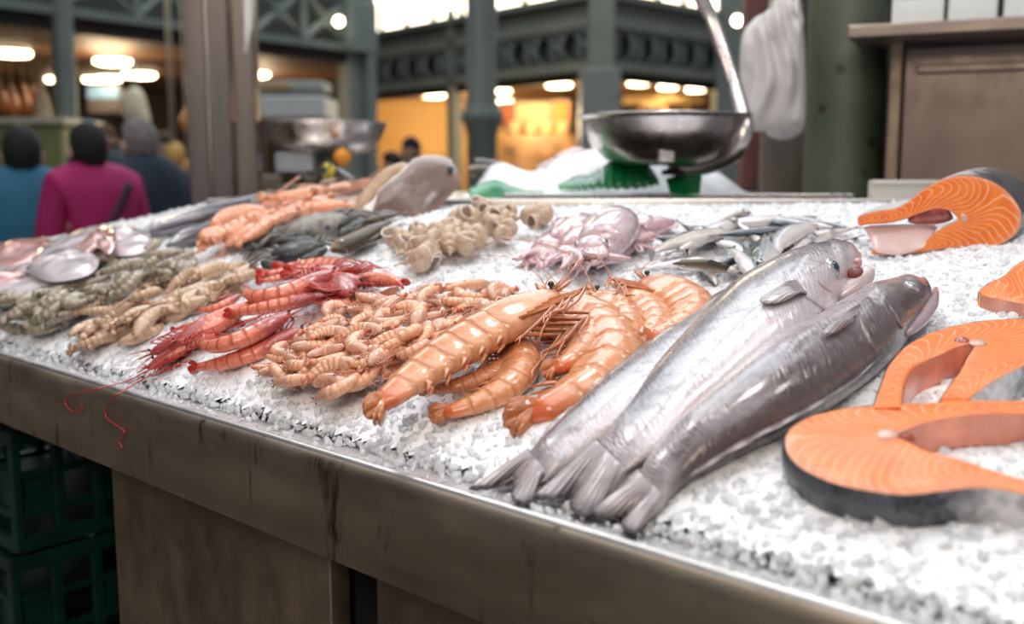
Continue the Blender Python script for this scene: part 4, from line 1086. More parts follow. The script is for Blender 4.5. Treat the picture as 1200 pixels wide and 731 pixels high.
# ------------------------------------------------------------------ soft slabs: flatfish, cuttlefish
def pillow(name, pts, nrm, th, m, parent, n=48, rings=9, amp=.0, **k):
    C = cr([tuple(p) for p in pts] + [tuple(pts[0])], n + 1)[:n]; c = sum(C, V((0, 0, 0))) / n; nrm = nrm.normalized()
    vs, fs, ed = [], [], []
    for sd in (1, -1):
        for r_ in range(rings + 1):
            f = r_ / rings
            for i in range(n):
                p = c.lerp(C[i], f); h = th * math.sqrt(max(0, 1 - f ** 2.2)); h += amp * noise.noise(p * 22) * (1 - f)
                vs.append(p + nrm * h * sd * (1 if sd > 0 else .6)); ed.append(f)
    K = (rings + 1) * n
    for s_ in (0, 1):
        for r_ in range(rings):
            for i in range(n):
                l = (i + 1) % n; q = (s_ * K + r_ * n + i, s_ * K + r_ * n + l, s_ * K + (r_ + 1) * n + l, s_ * K + (r_ + 1) * n + i)
                fs.append(q if s_ else q[::-1])
    return wmesh(name, vs, fs, m, parent, attrs=dict(edge=ed), **k)
def turbot_mat(name, c1, c2, c3):
    m, t, b = nt(name); setp(b, rough=.42, coat=.25, coatr=.2)
    n1 = nz(t, 14, 4, .6); n2 = nz(t, 45, 4, .6); c = mix(t, mrange(t, n1, .35, .65), c1, c2); c = mix(t, mrange(t, n2, .58, .66, 0, .6), c, c3)
    c = mix(t, mrange(t, attr(t, 'edge'), .78, .92, 0, .8), c, c3); t.links.new(c, b.inputs['Base Color']); bump(t, b, n2, .4, .003); return m
def upright(label, px, Y, mat_, th, lean=(.15, -.9, .35)):
    P = [at(a, b, Y + (248 - b) * .0022) for a, b in px]; c = sum(P, V((0, 0, 0))) / len(P)
    root = empty('flatfish', (c.x, c.y, min(p.z for p in P)), label, 'fish', 'flatfish standing against each other in the ice')
    pillow('body', P, V(lean), th, mat_, root, amp=.01); return root, P, c
YF_ = on_ice(480, 255, 0).y
f1, P, c = upright('large brown flatfish leaning upright in the ice, pink-brown glossy side to the camera', [(437, 248), (442, 230), (450, 219), (469, 205), (488, 187), (509, 185), (528, 189), (537, 200), (540, 214), (526, 231), (502, 254), (486, 257), (473, 250), (457, 246)], YF_, turbot_mat('turbot_skin', (.15, .075, .05), (.085, .05, .035), (.28, .18, .14)), .022)
e = MB(); e.ball(at(528, 198, YF_ + .08), .007, 10, 6); wbuild(e, 'eye', M_EYEB, f1)
F = [at(a, b, YF_ + (248 - b) * .0022 + .004) for a, b in [(440, 226), (466, 203), (488, 185), (512, 182), (530, 187)]]; G = [at(a, b, YF_ + (248 - b) * .0022 + .006) for a, b in [(446, 230), (470, 210), (490, 192), (512, 190), (528, 194)]]
s = sheet(G, F, 24, 4, .003, 0, .001); wmesh('fringe_fin', s[0], s[1], flat('turbot_fin', (.66, .56, .50), .4, var=.2), f1, attrs=s[2])
f2, P, c = upright('orange-brown flatfish tilted behind the larger one, white edge showing', [(414, 243), (420, 230), (431, 216), (446, 201), (458, 194), (473, 190), (478, 196), (466, 207), (448, 222), (430, 243)], YF_ + .06, turbot_mat('plaice_skin', (.42, .26, .13), (.34, .20, .10), (.52, .34, .20)), .016)
F = [at(a, b, YF_ + .075 + (248 - b) * .0022) for a, b in [(421, 248), (436, 228), (450, 214), (466, 202), (478, 194)]]; G = [at(a, b, YF_ + .05 + (248 - b) * .0022) for a, b in [(434, 250), (444, 236), (456, 222), (470, 210), (482, 200)]]
s = sheet(F, G, 20, 5, .006, .004); wmesh('pale_side', s[0], s[1], flat('plaice_white', (.82, .78, .75), .35, var=.05), f2, attrs=s[2])
M_CT = spk_mat('cuttlefish_white', (.66, .58, .60), (.74, .68, .70), (.52, .36, .38), 14, rough=.16); M_CTP = spk_mat('cuttlefish_pink', (.60, .27, .24), (.68, .44, .42), (.45, .17, .16), 20, rough=.15)
GK = 'raw cuttlefish and skate pieces at the far left'
CT = [('cuttlefish', 'pink cuttlefish piece at the far left edge, in front of the blue coat', [(-40, 318), (-20, 292), (20, 284), (58, 282), (72, 290), (50, 302), (10, 318)], M_CTP, .018, .030),
      ('cuttlefish', 'broad glossy white cuttlefish body beneath the pink coat', [(40, 300), (70, 282), (104, 270), (140, 268), (150, 282), (120, 304), (70, 318), (36, 314)], M_CT, .022, .034),
      ('cuttlefish', 'pink-veined white cuttlefish beside the grey fish heads', [(118, 272), (150, 266), (176, 276), (172, 294), (140, 300), (120, 290)], M_CT, .016, .038),
      ('cuttlefish', 'white cuttlefish slab reaching the left border above the grey prawns', [(-40, 350), (-30, 322), (10, 312), (50, 310), (84, 316), (80, 334), (30, 348), (-10, 360)], M_CT, .020, .026),
      ('cuttlefish', 'white cuttlefish slab lying on the others in the middle', [(28, 318), (60, 298), (96, 294), (116, 304), (104, 322), (60, 330)], M_CT, .018, .050),
      ('cuttlefish', 'narrow pink strip of cuttlefish lying across the white ones', [(88, 292), (112, 272), (132, 268), (136, 282), (128, 298), (114, 290), (100, 298)], M_CTP, .010, .062),
      ('cuttlefish', 'red-edged cuttlefish piece at the left border', [(-30, 336), (-10, 322), (22, 318), (24, 324), (0, 336), (-25, 346)], M_CTP, .012, .044)]
for nm, lb, px, m_, th, li in CT:
    P = [on_ice(a, b, li) for a, b in px]; c = sum(P, V((0, 0, 0))) / len(P); root = empty(nm, c, lb, 'cuttlefish', GK)
    pillow('body', P, ice_n(c.x, c.y), th, m_, root, amp=.02)
    P2 = [on_ice(a, b, li + th * .3) for a, b in px]; k = len(P2) // 2
    s = sheet(P2[:k], [p + (p - c) * .12 + V((0, 0, -.01)) for p in P2[:k]], 16, 4, .003, 0, .003); wmesh('skin_flap', s[0], s[1], m_, root, attrs={})
# ------------------------------------------------------------------ setting
def setting(name, mb, m, smooth=False, **k): return mb.build(name, m, None, smooth, kind='structure', **k)
def floor_mat():
    m, t, b = nt('floor_tiles'); setp(b, rough=.35); br = node(t, 'ShaderNodeTexBrick', i_Scale=1.6); t.links.new(objco(t), br.inputs['Vector'])
    br.inputs['Color1'].default_value = (.13, .10, .08, 1); br.inputs['Color2'].default_value = (.17, .13, .10, 1); br.inputs['Mortar'].default_value = (.06, .05, .04, 1); br.inputs['Mortar Size'].default_value = .012
    t.links.new(mix(t, mrange(t, nz(t, 3, 4), .3, .7), br.outputs[0], (.10, .08, .065)), b.inputs['Base Color']); return m
mb = MB(); mb.add([(-16, -4, 0), (14, -4, 0), (14, 27, 0), (-16, 27, 0)], [(0, 1, 2, 3)]); setting('floor', mb, floor_mat())
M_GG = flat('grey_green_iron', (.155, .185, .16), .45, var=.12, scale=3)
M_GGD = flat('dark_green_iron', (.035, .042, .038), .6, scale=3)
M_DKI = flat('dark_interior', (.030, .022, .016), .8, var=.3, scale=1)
M_BRC = flat('brown_ceiling', (.16, .075, .035), .6, var=.2, scale=1)
M_HALL = flat('hall_wall', (.10, .11, .10), .8, scale=.6)
mb = MB(); mb.box((0, 26.5, 5), (32, .3, 10)); setting('wall_back', mb, M_HALL)
mb = MB(); mb.box((-15.6, 11, 4.5), (.3, 32, 9)); setting('wall_left', mb, M_HALL)
class Face:
    """vertical facade through two floor points"""
    def __init__(s, a, b): s.a = V((a[0], a[1], 0)); s.d = (V((b[0], b[1], 0)) - s.a); s.L = s.d.length; s.d.normalize(); s.n = V((-s.d.y, s.d.x, 0)); s.rz = math.atan2(s.d.y, s.d.x)
    def s_(s, px):
        r = ray(px, 200); q = s.a - V((0, 0, 0)); t = q.dot(s.n) / V((r.x, r.y, 0)).dot(s.n); return (V((r.x, r.y, 0)) * t - s.a).dot(s.d)
    def p(s, u, z, off=0): q = s.a + s.d * u + s.n * off; return V((q.x, q.y, z))
    def bar(s, mb, u0, u1, z0, z1, off=0, th=.08): mb.box(s.p((u0 + u1) / 2, (z0 + z1) / 2, off), (u1 - u0, th, z1 - z0), rz=s.rz); return mb
    def diag(s, mb, u0, z0, u1, z1, w=.05, off=0):
        a, b = s.p(u0, z0, off), s.p(u1, z1, off); mb.tube([a, b], w, 4, caps=True)
# left gallery -------------------------------------------------------------
GF = Face((-4.70, 9.40), (-1.97, 13.0)); U0, U1 = -1.8, GF.s_(418)
gal = empty('gallery_building', GF.p(U1 / 2, 0), 'grey-green iron gallery with crossed bracing along the upper left', 'building')
mb = MB(); GF.bar(mb, U0, U1, 2.90, 2.985, 0, .12); GF.bar(mb, U0, U1, 3.50, 3.60, 0, .14); wbuild(mb, 'railing_beam', M_GG, gal, False)
ps = [GF.s_(x) for x in (-60, 0, 82, 168, 235, 301, 359, 412)]
for u in ps: mb = MB(); GF.bar(mb, u - .05, u + .05, 2.98, 3.52, 0, .07); wbuild(mb, 'railing_post', M_GG, gal, False)
mb = MB()
for a, b in zip(ps, ps[1:]):
    GF.diag(mb, a, 2.98, b, 3.52, .05); GF.diag(mb, a, 3.52, b, 2.98, .05)
    mb.box(GF.p((a + b) / 2, 3.25, 0), (.16, .08, .16), rot=Matrix.Rotation(GF.rz, 3, 'Z') @ Matrix.Rotation(R(45), 3, 'Y'))
wbuild(mb, 'cross_bracing', M_GG, gal, False)
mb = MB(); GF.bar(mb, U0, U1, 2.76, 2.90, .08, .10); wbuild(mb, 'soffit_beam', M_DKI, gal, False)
mb = MB(); GF.bar(mb, U0, U1, 2.95, 5.5, .9, .1); wbuild(mb, 'interior_shade', M_GGD, gal, False)  # near-black colour stands in for the dim interior behind the bracing
mb = MB(); q = [GF.p(U0, 2.78, .05), GF.p(U1, 2.78, .05), V((-2.6, 18.5, 2.78)), V((-15, 18.5, 2.78)), V((-15, 8, 2.78))]
mb.add(q + [v + V((0, 0, .1)) for v in q], [(4, 3, 2, 1, 0), (5, 6, 7, 8, 9)]); wbuild(mb, 'ceiling_panel', M_BRC, gal, False)
mb = MB(); mb.box((-9.1, 18.4, 1.4), (13, .2, 2.8)); wbuild(mb, 'rear_wall', flat('stall_back_wall', (.075, .045, .028), .7, var=.4, scale=1.2), gal, False)
def column(mb, x, y, r, z1, ring=None, n=20):
    pr = [(r * 1.35, 0), (r * 1.35, .15), (r * 1.1, .22), (r, .3), (r, z1)]
    if ring:
        z = ring; pr = pr[:4] + [(r, z - .10), (r * 1.12, z - .08), (r * 1.16, z - .03), (r * 1.42, z + .0), (r * 1.42, z + .05), (r * 1.2, z + .08), (r * 1.12, z + .12), (r, z + .15), (r, z1)]
    mb.lathe((x, y, 0), pr, n)
p = GF.p(GF.s_(82), 0, 0); mb = MB(); column(mb, p.x, p.y, .105, 5.5); wbuild(mb, 'column', M_GG, gal)
p = GF.p(GF.s_(419), 0, 0); mb = MB(); mb.box((p.x - .08, p.y, 2.7), (.20, .2, 5.4), rz=GF.rz); mb.box((p.x + .13, p.y + .08, 2.7), (.14, .2, 5.4), rz=GF.rz); mb.box((p.x + .02, p.y, 3.2), (.46, .30, .62), rz=GF.rz, ch=.02); wbuild(mb, 'corner_column', flat('iron_light', (.19, .225, .205), .45, scale=3), gal, False)
M_LAMP = glow('warm_lamp_glow', (1., .80, .50), 14); M_LAMPW = glow('lamp_glow_white', (1., .86, .62), 14); M_LH = flat('lamp_housing', (.5, .48, .44), .4)
def disc_lamp(px, py, z, wpx, label, m=None, drop=0):
    q = at_z(px, py, z); r = 1.25 * wpx * q.y / FPX / 2; o = empty('ceiling_lamp', q, label, 'lamp', None)
    mb = MB(); mb.lathe((0, 0, 0), [(0.001, -.045), (r * .8, -.045), (r * .97, -.03), (r * .97, .02)], 20); mb.build('diffuser', m or M_LAMP, o)
    mb = MB(); mb.lathe((0, 0, 0), [(r * .9, .0), (r, .01), (r, .05), (.001, .06)], 20); mb.build('housing', M_LH, o); return o
for px, py, w_, lb in [(15, 61, 32, 'round ceiling lamp nearest the left border under the gallery'), (132, 71, 33, 'brightest round ceiling lamp right of the thin iron column'), (163, 87, 30, 'round ceiling lamp above the cream hanging cloth'),
                       (128, 91, 22, 'small round ceiling lamp just below the brightest one'), (108, 92, 16, 'faint ceiling lamp beside the thin iron column'), (299, 86, 26, 'ceiling lamp just right of the steel post'), (293, 108, 14, 'small dim lamp below the one right of the steel post'), (64, 92, 16, 'dim ceiling lamp above the beige dried ham')]:
    disc_lamp(px, py, 2.74, w_, lb)
def bulb(px, py, Y, r, label, m=None):
    q = at(px, py, Y); o = empty('bulb_lamp', q, label, 'lamp'); mb = MB(); mb.ball((0, 0, 0), r, 14, 10); mb.build('bulb', m or M_LAMPW, o)
    mb = MB(); mb.lathe((0, 0, 0), [(r * .5, r * .8), (r * .55, r * 1.5), (.002, r * 1.6)], 10); mb.build('socket', M_LH, o)
bulb(397, 25, 12.5, .055, 'small round bulb in front of the crossed bracing'); bulb(864, 24, 15, .07, 'round bulb between the hook of the scale and the bags')
def PL(name, loc, power, color, r=.3):
    l = bpy.data.lights.new(name, 'POINT'); l.energy = power; l.color = color; l.shadow_soft_size = r; o = bpy.data.objects.new(name, l); COL.objects.link(o); o.location = loc
# market stalls under the gallery
PL('gallery_light', (-4.6, 12.0, 2.45), 60, (1, .72, .42)); PL('gallery_light', (-7.5, 13, 2.4), 60, (1, .70, .40)); PL('gallery_light', (-3.6, 14.5, 2.4), 50, (1, .74, .45))
M_HAM = flat('cured_ham', (.78, .28, .06), .4, var=.35, scale=9, coat=.4); M_HAMB = flat('cured_ham_pale', (.72, .55, .36), .5, var=.2, scale=6); M_ROPE = flat('rope', (.5, .42, .3), .8)
def ham(px, y0, y1, wpx, Y, m, label, nm='hanging_ham'):
    t = at(px, y0, Y); bt = at(px, y1, Y); L_ = t.z - bt.z; r = wpx * Y / FPX / 2; o = empty(nm, bt, label, 'ham', 'hams hanging above the stall at the left border' if nm == 'hanging_ham' else None)
    mb = MB(); mb.lathe((0, 0, 0), [(.002, 0), (r * .6, L_ * .05), (r, L_ * .25), (r * .95, L_ * .45), (r * .55, L_ * .72), (r * .25, L_ * .92), (.01, L_)], 16); mb.build('meat', m, o)
    mb = MB(); mb.tube([(0, 0, L_), (0, 0, L_ + .25)], .008, 5); mb.build('string', M_ROPE, o)
for i, (x, a, b) in enumerate([(2, 94, 132), (15, 98, 138), (29, 95, 136), (40, 97, 130)]):
    ham(x, a, b, 15, 10.6 + .2 * i, M_HAM, 'orange cured ham, ' + ['touching the left border', 'second from the left border', 'third from the left border', 'right-hand one beside the beige ham'][i])
ham(52, 88, 172, 22, 10.4, M_HAMB, 'long beige ham hanging between the orange hams and thin column', 'dried_ham')
ham(219, 122, 156, 15, 9.2, M_HAM, 'orange lamp hanging close to the steel post, formed like the hams', 'cured_ham')  # hanging lamp built with the ham shape, without glow
def crate_box(name, label, cat_, x0, y0, x1, y1, Y, depth, m, parts=(), ch=.02):
    a, b = at(x0, y1, Y), at(x1, y0, Y); o = empty(name, ((a.x + b.x) / 2, Y + depth / 2, a.z), label, cat_); h = b.z - a.z; w_ = b.x - a.x
    mb = MB(); mb.box((0, 0, h / 2), (w_, depth, h), ch=ch); mb.build('body', m, o, False); return o, w_, h
M_OL = flat('olive_panel', (.26, .28, .11), .5, var=.15, scale=2)
o, w_, h = crate_box('market_stall', 'olive green stall panel behind the person in the blue coat', 'stall', -40, 146, 72, 560, 9.6, .9, M_OL)
mb = MB(); mb.box((0, -.02, h + .03), (w_ + .1, 1.0, .06), ch=.01); mb.build('worktop', flat('stall_top', (.55, .50, .38), .4), o, False)
mb = MB(); mb.box((0, -.47, h * .5), (w_ * .9, .03, .05)); mb.build('trim_strip', M_ROPE, o, False)
o, w_, h = crate_box('price_screen', 'small blue screen hanging under the gallery', 'screen', 102, 100, 141, 134, 12, .1, flat('screen_case', (.14, .13, .14), .4))
mb = MB(); mb.box((0, -.055, h * .75), (w_ * .9, .01, h * .42)); mb.build('display', glow('screen_blue', (.16, .30, .42), .5), o, False)
def cloth(name, label, cat_, pts, Y, th, m, amp=.02, extra=None):
    P = [at(a, b, Y) for a, b in pts]; c = sum(P, V((0, 0, 0))) / len(P); o = empty(name, (c.x, c.y, min(q.z for q in P)), label, cat_)
    pillow('fabric', P, V((0, -1, 0)), th, m, o, amp=amp)
    t = max(P, key=lambda q: q.z); mb = MB(); mb.tube([t - V((0, 0, .02)), t + V((0, 0, .22))], .012, 6); wbuild(mb, 'hook', M_LH, o); return o
cloth('hanging_apron', 'cream cloth hanging above the grey-haired person', 'cloth', [(142, 118), (148, 106), (157, 101), (166, 106), (172, 120), (177, 146), (168, 149), (158, 142), (146, 140)], 8.6, .08, flat('cream_cloth', (.80, .70, .50), .7, var=.08, scale=6))
o, w_, h = crate_box('display_case', 'white lit canopy of a far stall seen above the left scale', 'canopy', 290, 112, 380, 138, 10.4, .8, flat('canopy_white', (.62, .66, .64), .5, var=.08))
mb = MB(); mb.box((0, -.1, h + .10), (w_ * .96, .5, .10), ch=.02); mb.build('sign_band', flat('canopy_band', (.42, .47, .42), .5), o, False); mb = MB(); mb.box((-.1, -.37, h + .10), (.3, .02, .05)); mb.build('orange_mark', flat('mark_orange', (.7, .35, .1), .5), o, False)
for sx in (-1, 1): mb = MB(); mb.box((sx * w_ * .45, 0, -.75), (.06, .06, 1.5)); mb.build('leg', M_GGD, o, False)
o, w_, h = crate_box('produce_counter', 'far counter with pink meat beside the steel post', 'counter', 190, 205, 300, 420, 7.2, .8, flat('counter_dark', (.06, .05, .05), .5))
for i, (x, y0, y1, c_) in enumerate([(222, 216, 246, (.80, .36, .30)), (204, 214, 240, (.55, .30, .24)), (206, 178, 192, (.75, .45, .12))]):
    a = at(x, y1, 7.15); mb = MB(); mb.ball((0, 0, .06), (.07, .05, .09), 14, 10); q = mb.build('meat_joint', flat('meat%d' % i, c_, .4, var=.2, scale=9)); q.location = a; s_ = MB(); s_.tube([(0, 0, .13), (0, 0, 2.76 - a.z)], .006, 5); s_.build('string', M_ROPE, q); tag(q, ['pink meat joint shining beside the steel post', 'brown-red meat joint behind the navy coat', 'yellow-orange bundle hanging beside the navy coat'][i], 'meat')
# hall building on the right ------------------------------------------------
M_BW = flat('band_wall', (.13, .135, .105), .6, var=.12, scale=1); M_BW2 = flat('band_wall_light', (.20, .21, .17), .6, var=.12, scale=1)
M_WIN = glow('daylight_pane', (1., .88, .68), 4.2)
LF = Face((1.33, 16.0), (-2.8, 20.9)); RF = Face((1.33, 16.0), (3.5, 18.1))
hb = empty('market_hall_building', (1.33, 16, 0), 'dark iron hall building with a lit window band and ornamental frieze', 'building')
def mk(face, u0, u1, z0, z1, off, th, nm, m):
    mb = MB(); face.bar(mb, u0, u1, z0, z1, off, th); return wbuild(mb, nm, m, hb, False)
for face, sg in ((LF, 1), (RF, 1)):
    Ln = face.L + .4; sgn = -1 if face is LF else 1
    mk(face, 0, Ln, 2.98, 3.14, 0, .16, 'bottom_rail', M_BW2); mk(face, 0, Ln, 3.62, 3.80, 0, .16, 'top_rail', M_BW2); mk(face, 0, Ln, 3.14, 3.62, sgn * .12, .05, 'frieze_panel', M_GGD)
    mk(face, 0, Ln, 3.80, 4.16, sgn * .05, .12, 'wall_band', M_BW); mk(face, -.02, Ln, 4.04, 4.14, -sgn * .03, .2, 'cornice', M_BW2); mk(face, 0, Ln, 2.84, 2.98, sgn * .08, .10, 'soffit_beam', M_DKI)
    n_ = 11 if face is LF else 6; mb = MB()
    for k in range(n_):
        u = (k + .5) * Ln / n_; hw = Ln / n_ * .42
        face.diag(mb, u - hw, 3.16, u + hw, 3.60, .035, -sgn * .02); face.diag(mb, u - hw, 3.60, u + hw, 3.16, .035, -sgn * .02)
        ring = [face.p(u + math.cos(t) * .13, 3.38 + math.sin(t) * .19, -sgn * .03) for t in np.linspace(0, 2 * math.pi, 14)]; mb.tube(ring, .028, 5, caps=False)
    wbuild(mb, 'frieze_ornament', flat('ornament_iron', (.17, .19, .165), .5), hb)
    nw = 8 if face is LF else 5
    for k in range(nw):
        a, b = k * Ln / nw + .06, (k + 1) * Ln / nw - .06; mk(face, a, b, 4.15, 6.4, 0, .03, 'window_pane', M_WIN)
    mb = MB()
    for k in range(nw + 1): face.bar(mb, k * Ln / nw - .06, k * Ln / nw + .06, 4.15, 6.4, 0, .12)
    wbuild(mb, 'window_frame', flat('window_frame_brown', (.30, .24, .16), .5), hb, False)
mb = MB(); mb.box((1.36, 16.05, 3.6), (.40, .30, 1.5), ch=.03); wbuild(mb, 'corner_post', M_BW2, hb, False)
mb = MB(); mb.box((1.35, 16.1, 1.5), (.62, .45, 3.0), ch=.03); wbuild(mb, 'corner_pillar', flat('pillar_grey', (.20, .215, .20), .5), hb, False)
u = LF.s_(532); mk(LF, u - .09, u + .09, 0, 4.3, -.02, .2, 'pillar', M_BW2)
p = RF.p(RF.L + .2, 0, 0); mb = MB(); mb.box((p.x + .15, p.y, 3), (.55, .5, 6)); wbuild(mb, 'end_pillar', flat('pillar_end', (.17, .20, .18), .5), hb, False)
M_YW = flat('ochre_wall', (.75, .46, .15), .7, var=.1, scale=.8); M_AMB = flat('amber_ceiling', (.50, .24, .08), .6, var=.1, scale=.8)
mb = MB(); mb.box((-1.5, 23.4, 1.5), (7, .2, 3.2)); mb.box((-3.35, 22.2, 1.5), (.2, 2.6, 3.2)); wbuild(mb, 'room_wall', M_YW, hb, False)
mb = MB(); mb.box((2.9, 21.5, 1.5), (3.6, .2, 3.2)); wbuild(mb, 'shop_wall', flat('shop_wall_brown', (.20, .10, .03), .6, var=.5, scale=2), hb, False)
q = [(1.33, 16.1, 3.0), (3.6, 18.3, 3.0), (4.6, 21.4, 3.0), (2.0, 23.4, 3.0), (-5, 23.4, 3.0), (-2.9, 20.9, 3.0)]
mb = MB(); mb.add(q + [(a, b, c + .1) for a, b, c in q], [(5, 4, 3, 2, 1, 0), (6, 7, 8, 9, 10, 11)]); wbuild(mb, 'ceiling_panel', M_AMB, hb, False)
PL('room_light', (-1.6, 21.2, 2.5), 130, (1, .84, .58)); PL('room_light', (.5, 17.9, 2.3), 110, (1, .76, .46)); PL('room_light', (2.6, 19.2, 2.4), 60, (1, .72, .38))
for px, py, w_, lb in [(508, 111, 22, 'ceiling lamp in the ochre room, left of the big column'), (655, 99, 24, 'ceiling lamp above the orange banner'), (590, 106, 14, 'lamp just right of the big column'), (748, 97, 20, 'first of the three lamps above the scale bowl, nearest the corner pillar'), (783, 101, 19, 'middle of the three lamps above the scale bowl'), (815, 104, 18, 'third lamp above the scale bowl, nearest the hook'), (530, 124, 18, 'dim lamp deeper in the ochre room'), (592, 118, 14, 'faint lamp beside the orange hanging left of the menu')]:
    disc_lamp(px, py, 2.96, w_, lb)
def board(name, label, cat_, x0, y0, x1, y1, Y, m, frame=None):
    a, b = at(x0, y1, Y), at(x1, y0, Y); o = empty(name, ((a.x + b.x) / 2, Y, a.z), label, cat_); w_, h = b.x - a.x, b.z - a.z
    mb = MB(); mb.box((0, 0, h / 2), (w_, .03, h), ch=.005); mb.build('sheet', m, o, False)
    mb = MB()
    for sx in (-1, 1): mb.box((sx * w_ / 2, -.01, h / 2), (.03, .05, h + .03))
    for z in (0, h): mb.box((0, -.01, z), (w_ + .06, .05, .03))
    mb.build('frame', frame or M_BW2, o, False); return o
board('menu_board', 'pale yellow board glowing between two orange banners', 'board', 603, 119, 645, 155, 19.2, flat('menu_paper', (.85, .66, .30), .5, var=.1))
board('orange_banner', 'bright orange banner beside the corner pillar', 'banner', 646, 118, 668, 178, 18.8, flat('banner_orange', (.85, .22, .03), .5, var=.25, scale=2))
board('red_banner', 'dull red-orange banner next to the big column', 'banner', 588, 120, 602, 150, 19.0, flat('banner_red', (.60, .15, .05), .5, var=.25, scale=2))
o, w_, h = crate_box('shop_counter', 'amber shop counter under the menu board', 'counter', 586, 158, 676, 262, 18.5, .8, flat('shop_counter_amber', (.42, .22, .08), .5, var=.4, scale=3))
for k in range(4): mb = MB(); mb.lathe((0, 0, 0), [(.03, 0), (.10, .0), (.11, .15), (.09, .24), (.01, .25)], 14); q = mb.build('jar', flat('jar_amber', (.75, .45, .2), .3, var=.2)); q.location = (o.location.x - .45 + .3 * k, 18.75, o.location.z + h); tag(q, ['amber jar on the shop counter, closest to the big column', 'amber jar on the shop counter, second from the big column', 'amber jar on the shop counter, third from the big column', 'amber jar on the shop counter, closest to the orange banner'][k], 'jar', 'jars on the shop counter')
o, w_, h = crate_box('shop_shelf', 'amber lit shelf in the shop behind the scale bowl', 'shelf', 732, 112, 826, 122, 19, .4, flat('shelf_amber', (.70, .46, .18), .5, var=.2))
for sx in (-.4, .05, .45): mb = MB(); mb.box((sx, 0, -.6), (.06, .3, 1.2)); mb.build('upright', M_AMB, o, False)
# big iron column
q = at(565, 200, 8.0); mb = MB(); column(mb, q.x, q.y, .116, 4.6, 1.83, 28); wbuild(mb, 'iron_column', flat('column_paint', (.19, .225, .20), .4, var=.08, scale=3), None, label='grey-green iron column with a moulded ring, standing in the hall', cat='column')
# ------------------------------------------------------------------ near things at the back
M_POST = steel('post_steel', (.29, .245, .22), .3, .2, (1, 1, .05))
post = empty('steel_post', at(258, 240, 2.95).to_tuple()[:2] + (0,), 'brushed steel post of the stall frame left of the scale', 'post')
def xbar(x0, x1, Y, depth, z0, z1, nm, m, par, rz=0, ch=.004):
    a, b = at(x0, 200, Y), at(x1, 200, Y); mb = MB(); mb.box(((a.x + b.x) / 2, Y + depth / 2, (z0 + z1) / 2), (b.x - a.x, depth, z1 - z0), ch=ch, rz=rz); return wbuild(mb, nm, m, par, False)
xbar(222, 273, 2.9, .07, 0, 2.7, 'upright', M_POST, post); xbar(277, 301, 2.9, .07, 0, 2.7, 'upright', M_POST, post); xbar(272, 278, 2.94, .03, 0, 2.7, 'gap_shade', M_DKI, post)  # thin dark strip stands in for the shaded gap between the uprights
mb = MB(); a = at(248, 200, 2.9); mb.tube([(a.x, a.y - .003, 0), (a.x, a.y - .003, 2.7)], .006, 6); wbuild(mb, 'edge_bead', M_POST, post)
a = at(291, 0, 2.7); b = at(287, 62, 2.7); mb = MB(); mb.tube([a + V((.01, 0, .1)), a, (a + b) / 2 + V((.004, 0, 0)), b], [.016, .014, .011, .006], 10); o = mb.build('plastic_strip', flat('white_plastic', (.72, .70, .70), .35, var=.06)); tag(o, 'thin white plastic strip hanging beside the steel post', 'strip')
M_CHR = steel('polished_steel', (.76, .69, .67), .26, .08, (1, 1, 1), bs=.02)
def bowl(par, c, r, dep, m):
    pr = [(.001, -dep), (r * .45, -dep * .985), (r * .70, -dep * .86), (r * .86, -dep * .62), (r * .95, -dep * .30), (r * .985, -.006), (r, 0), (r * 1.03, .002), (r * 1.03, .006), (r * .985, .006), (r * .93, -dep * .30), (r * .84, -dep * .58), (r * .68, -dep * .82), (r * .45, -dep * .94), (.001, -dep * .95)]
    mb = MB(); mb.lathe(c, pr, 48); return wbuild(mb, 'bowl', m, par)
c = at(779, 138, 2.45); sca = empty('hanging_scale', (c.x, c.y, c.z - .13), 'polished steel scale bowl carried by a curved arm, right', 'scale')
bowl(sca, c, .197, .112, M_CHR)
path = [at(x, y, Y) for x, y, Y in [(806, -30, 2.45), (820, -5, 2.45), (835, 25, 2.45), (848, 62, 2.43), (860, 98, 2.41), (870, 130, 2.38), (874, 150, 2.36), (868, 172, 2.36), (850, 188, 2.38), (822, 197, 2.42), (790, 199, 2.45)]]
mb = MB(); mb.tube(cr([tuple(q) for q in path], 40), .017, 10, flat=.45, up=(0, 1, 0)); wbuild(mb, 'curved_arm', M_CHR, sca)
a = at(781, 178, 2.30); mb = MB(); mb.box(a, (.036, .012, .05), ch=.004); wbuild(mb, 'bracket', M_CHR, sca)
mb = MB(); mb.lathe(tuple(at(790, 205, 2.45)), [(.03, 0), (.03, .01), (.016, .014), (.014, .05), (.001, .05)], 16); wbuild(mb, 'knob', flat('dark_knob', (.04, .04, .04), .4), sca)
mb = MB(); a = at(808, -30, 2.45); mb.box(a + V((-.02, 0, .10)), (.07, .05, .28), ch=.01); wbuild(mb, 'hanger', flat('hanger_dark', (.12, .10, .10), .4), sca, False)
c = at(380, 146, 3.2); scb = empty('counter_scale', (c.x, c.y, 1.36), 'counter scale with a shallow steel bowl, left', 'scale')
bowl(scb, c, .19, .095, M_CHR)
mb = MB(); a = at(372, 172, 3.2); mb.lathe((c.x, c.y, c.z - .13), [(.03, -.05), (.03, .02), (.09, .04)], 16); wbuild(mb, 'pedestal', M_CHR, scb)
mb = MB(); a = at(346, 190, 3.12); mb.box(a, (.115, .06, .062), ch=.01); wbuild(mb, 'readout', flat('readout_grey', (.40, .43, .47), .4, var=.1), scb, False)
mb = MB(); mb.box((c.x, c.y, 1.385), (.26, .24, .05), ch=.01); wbuild(mb, 'base', flat('scale_base', (.10, .11, .09), .5), scb, False)
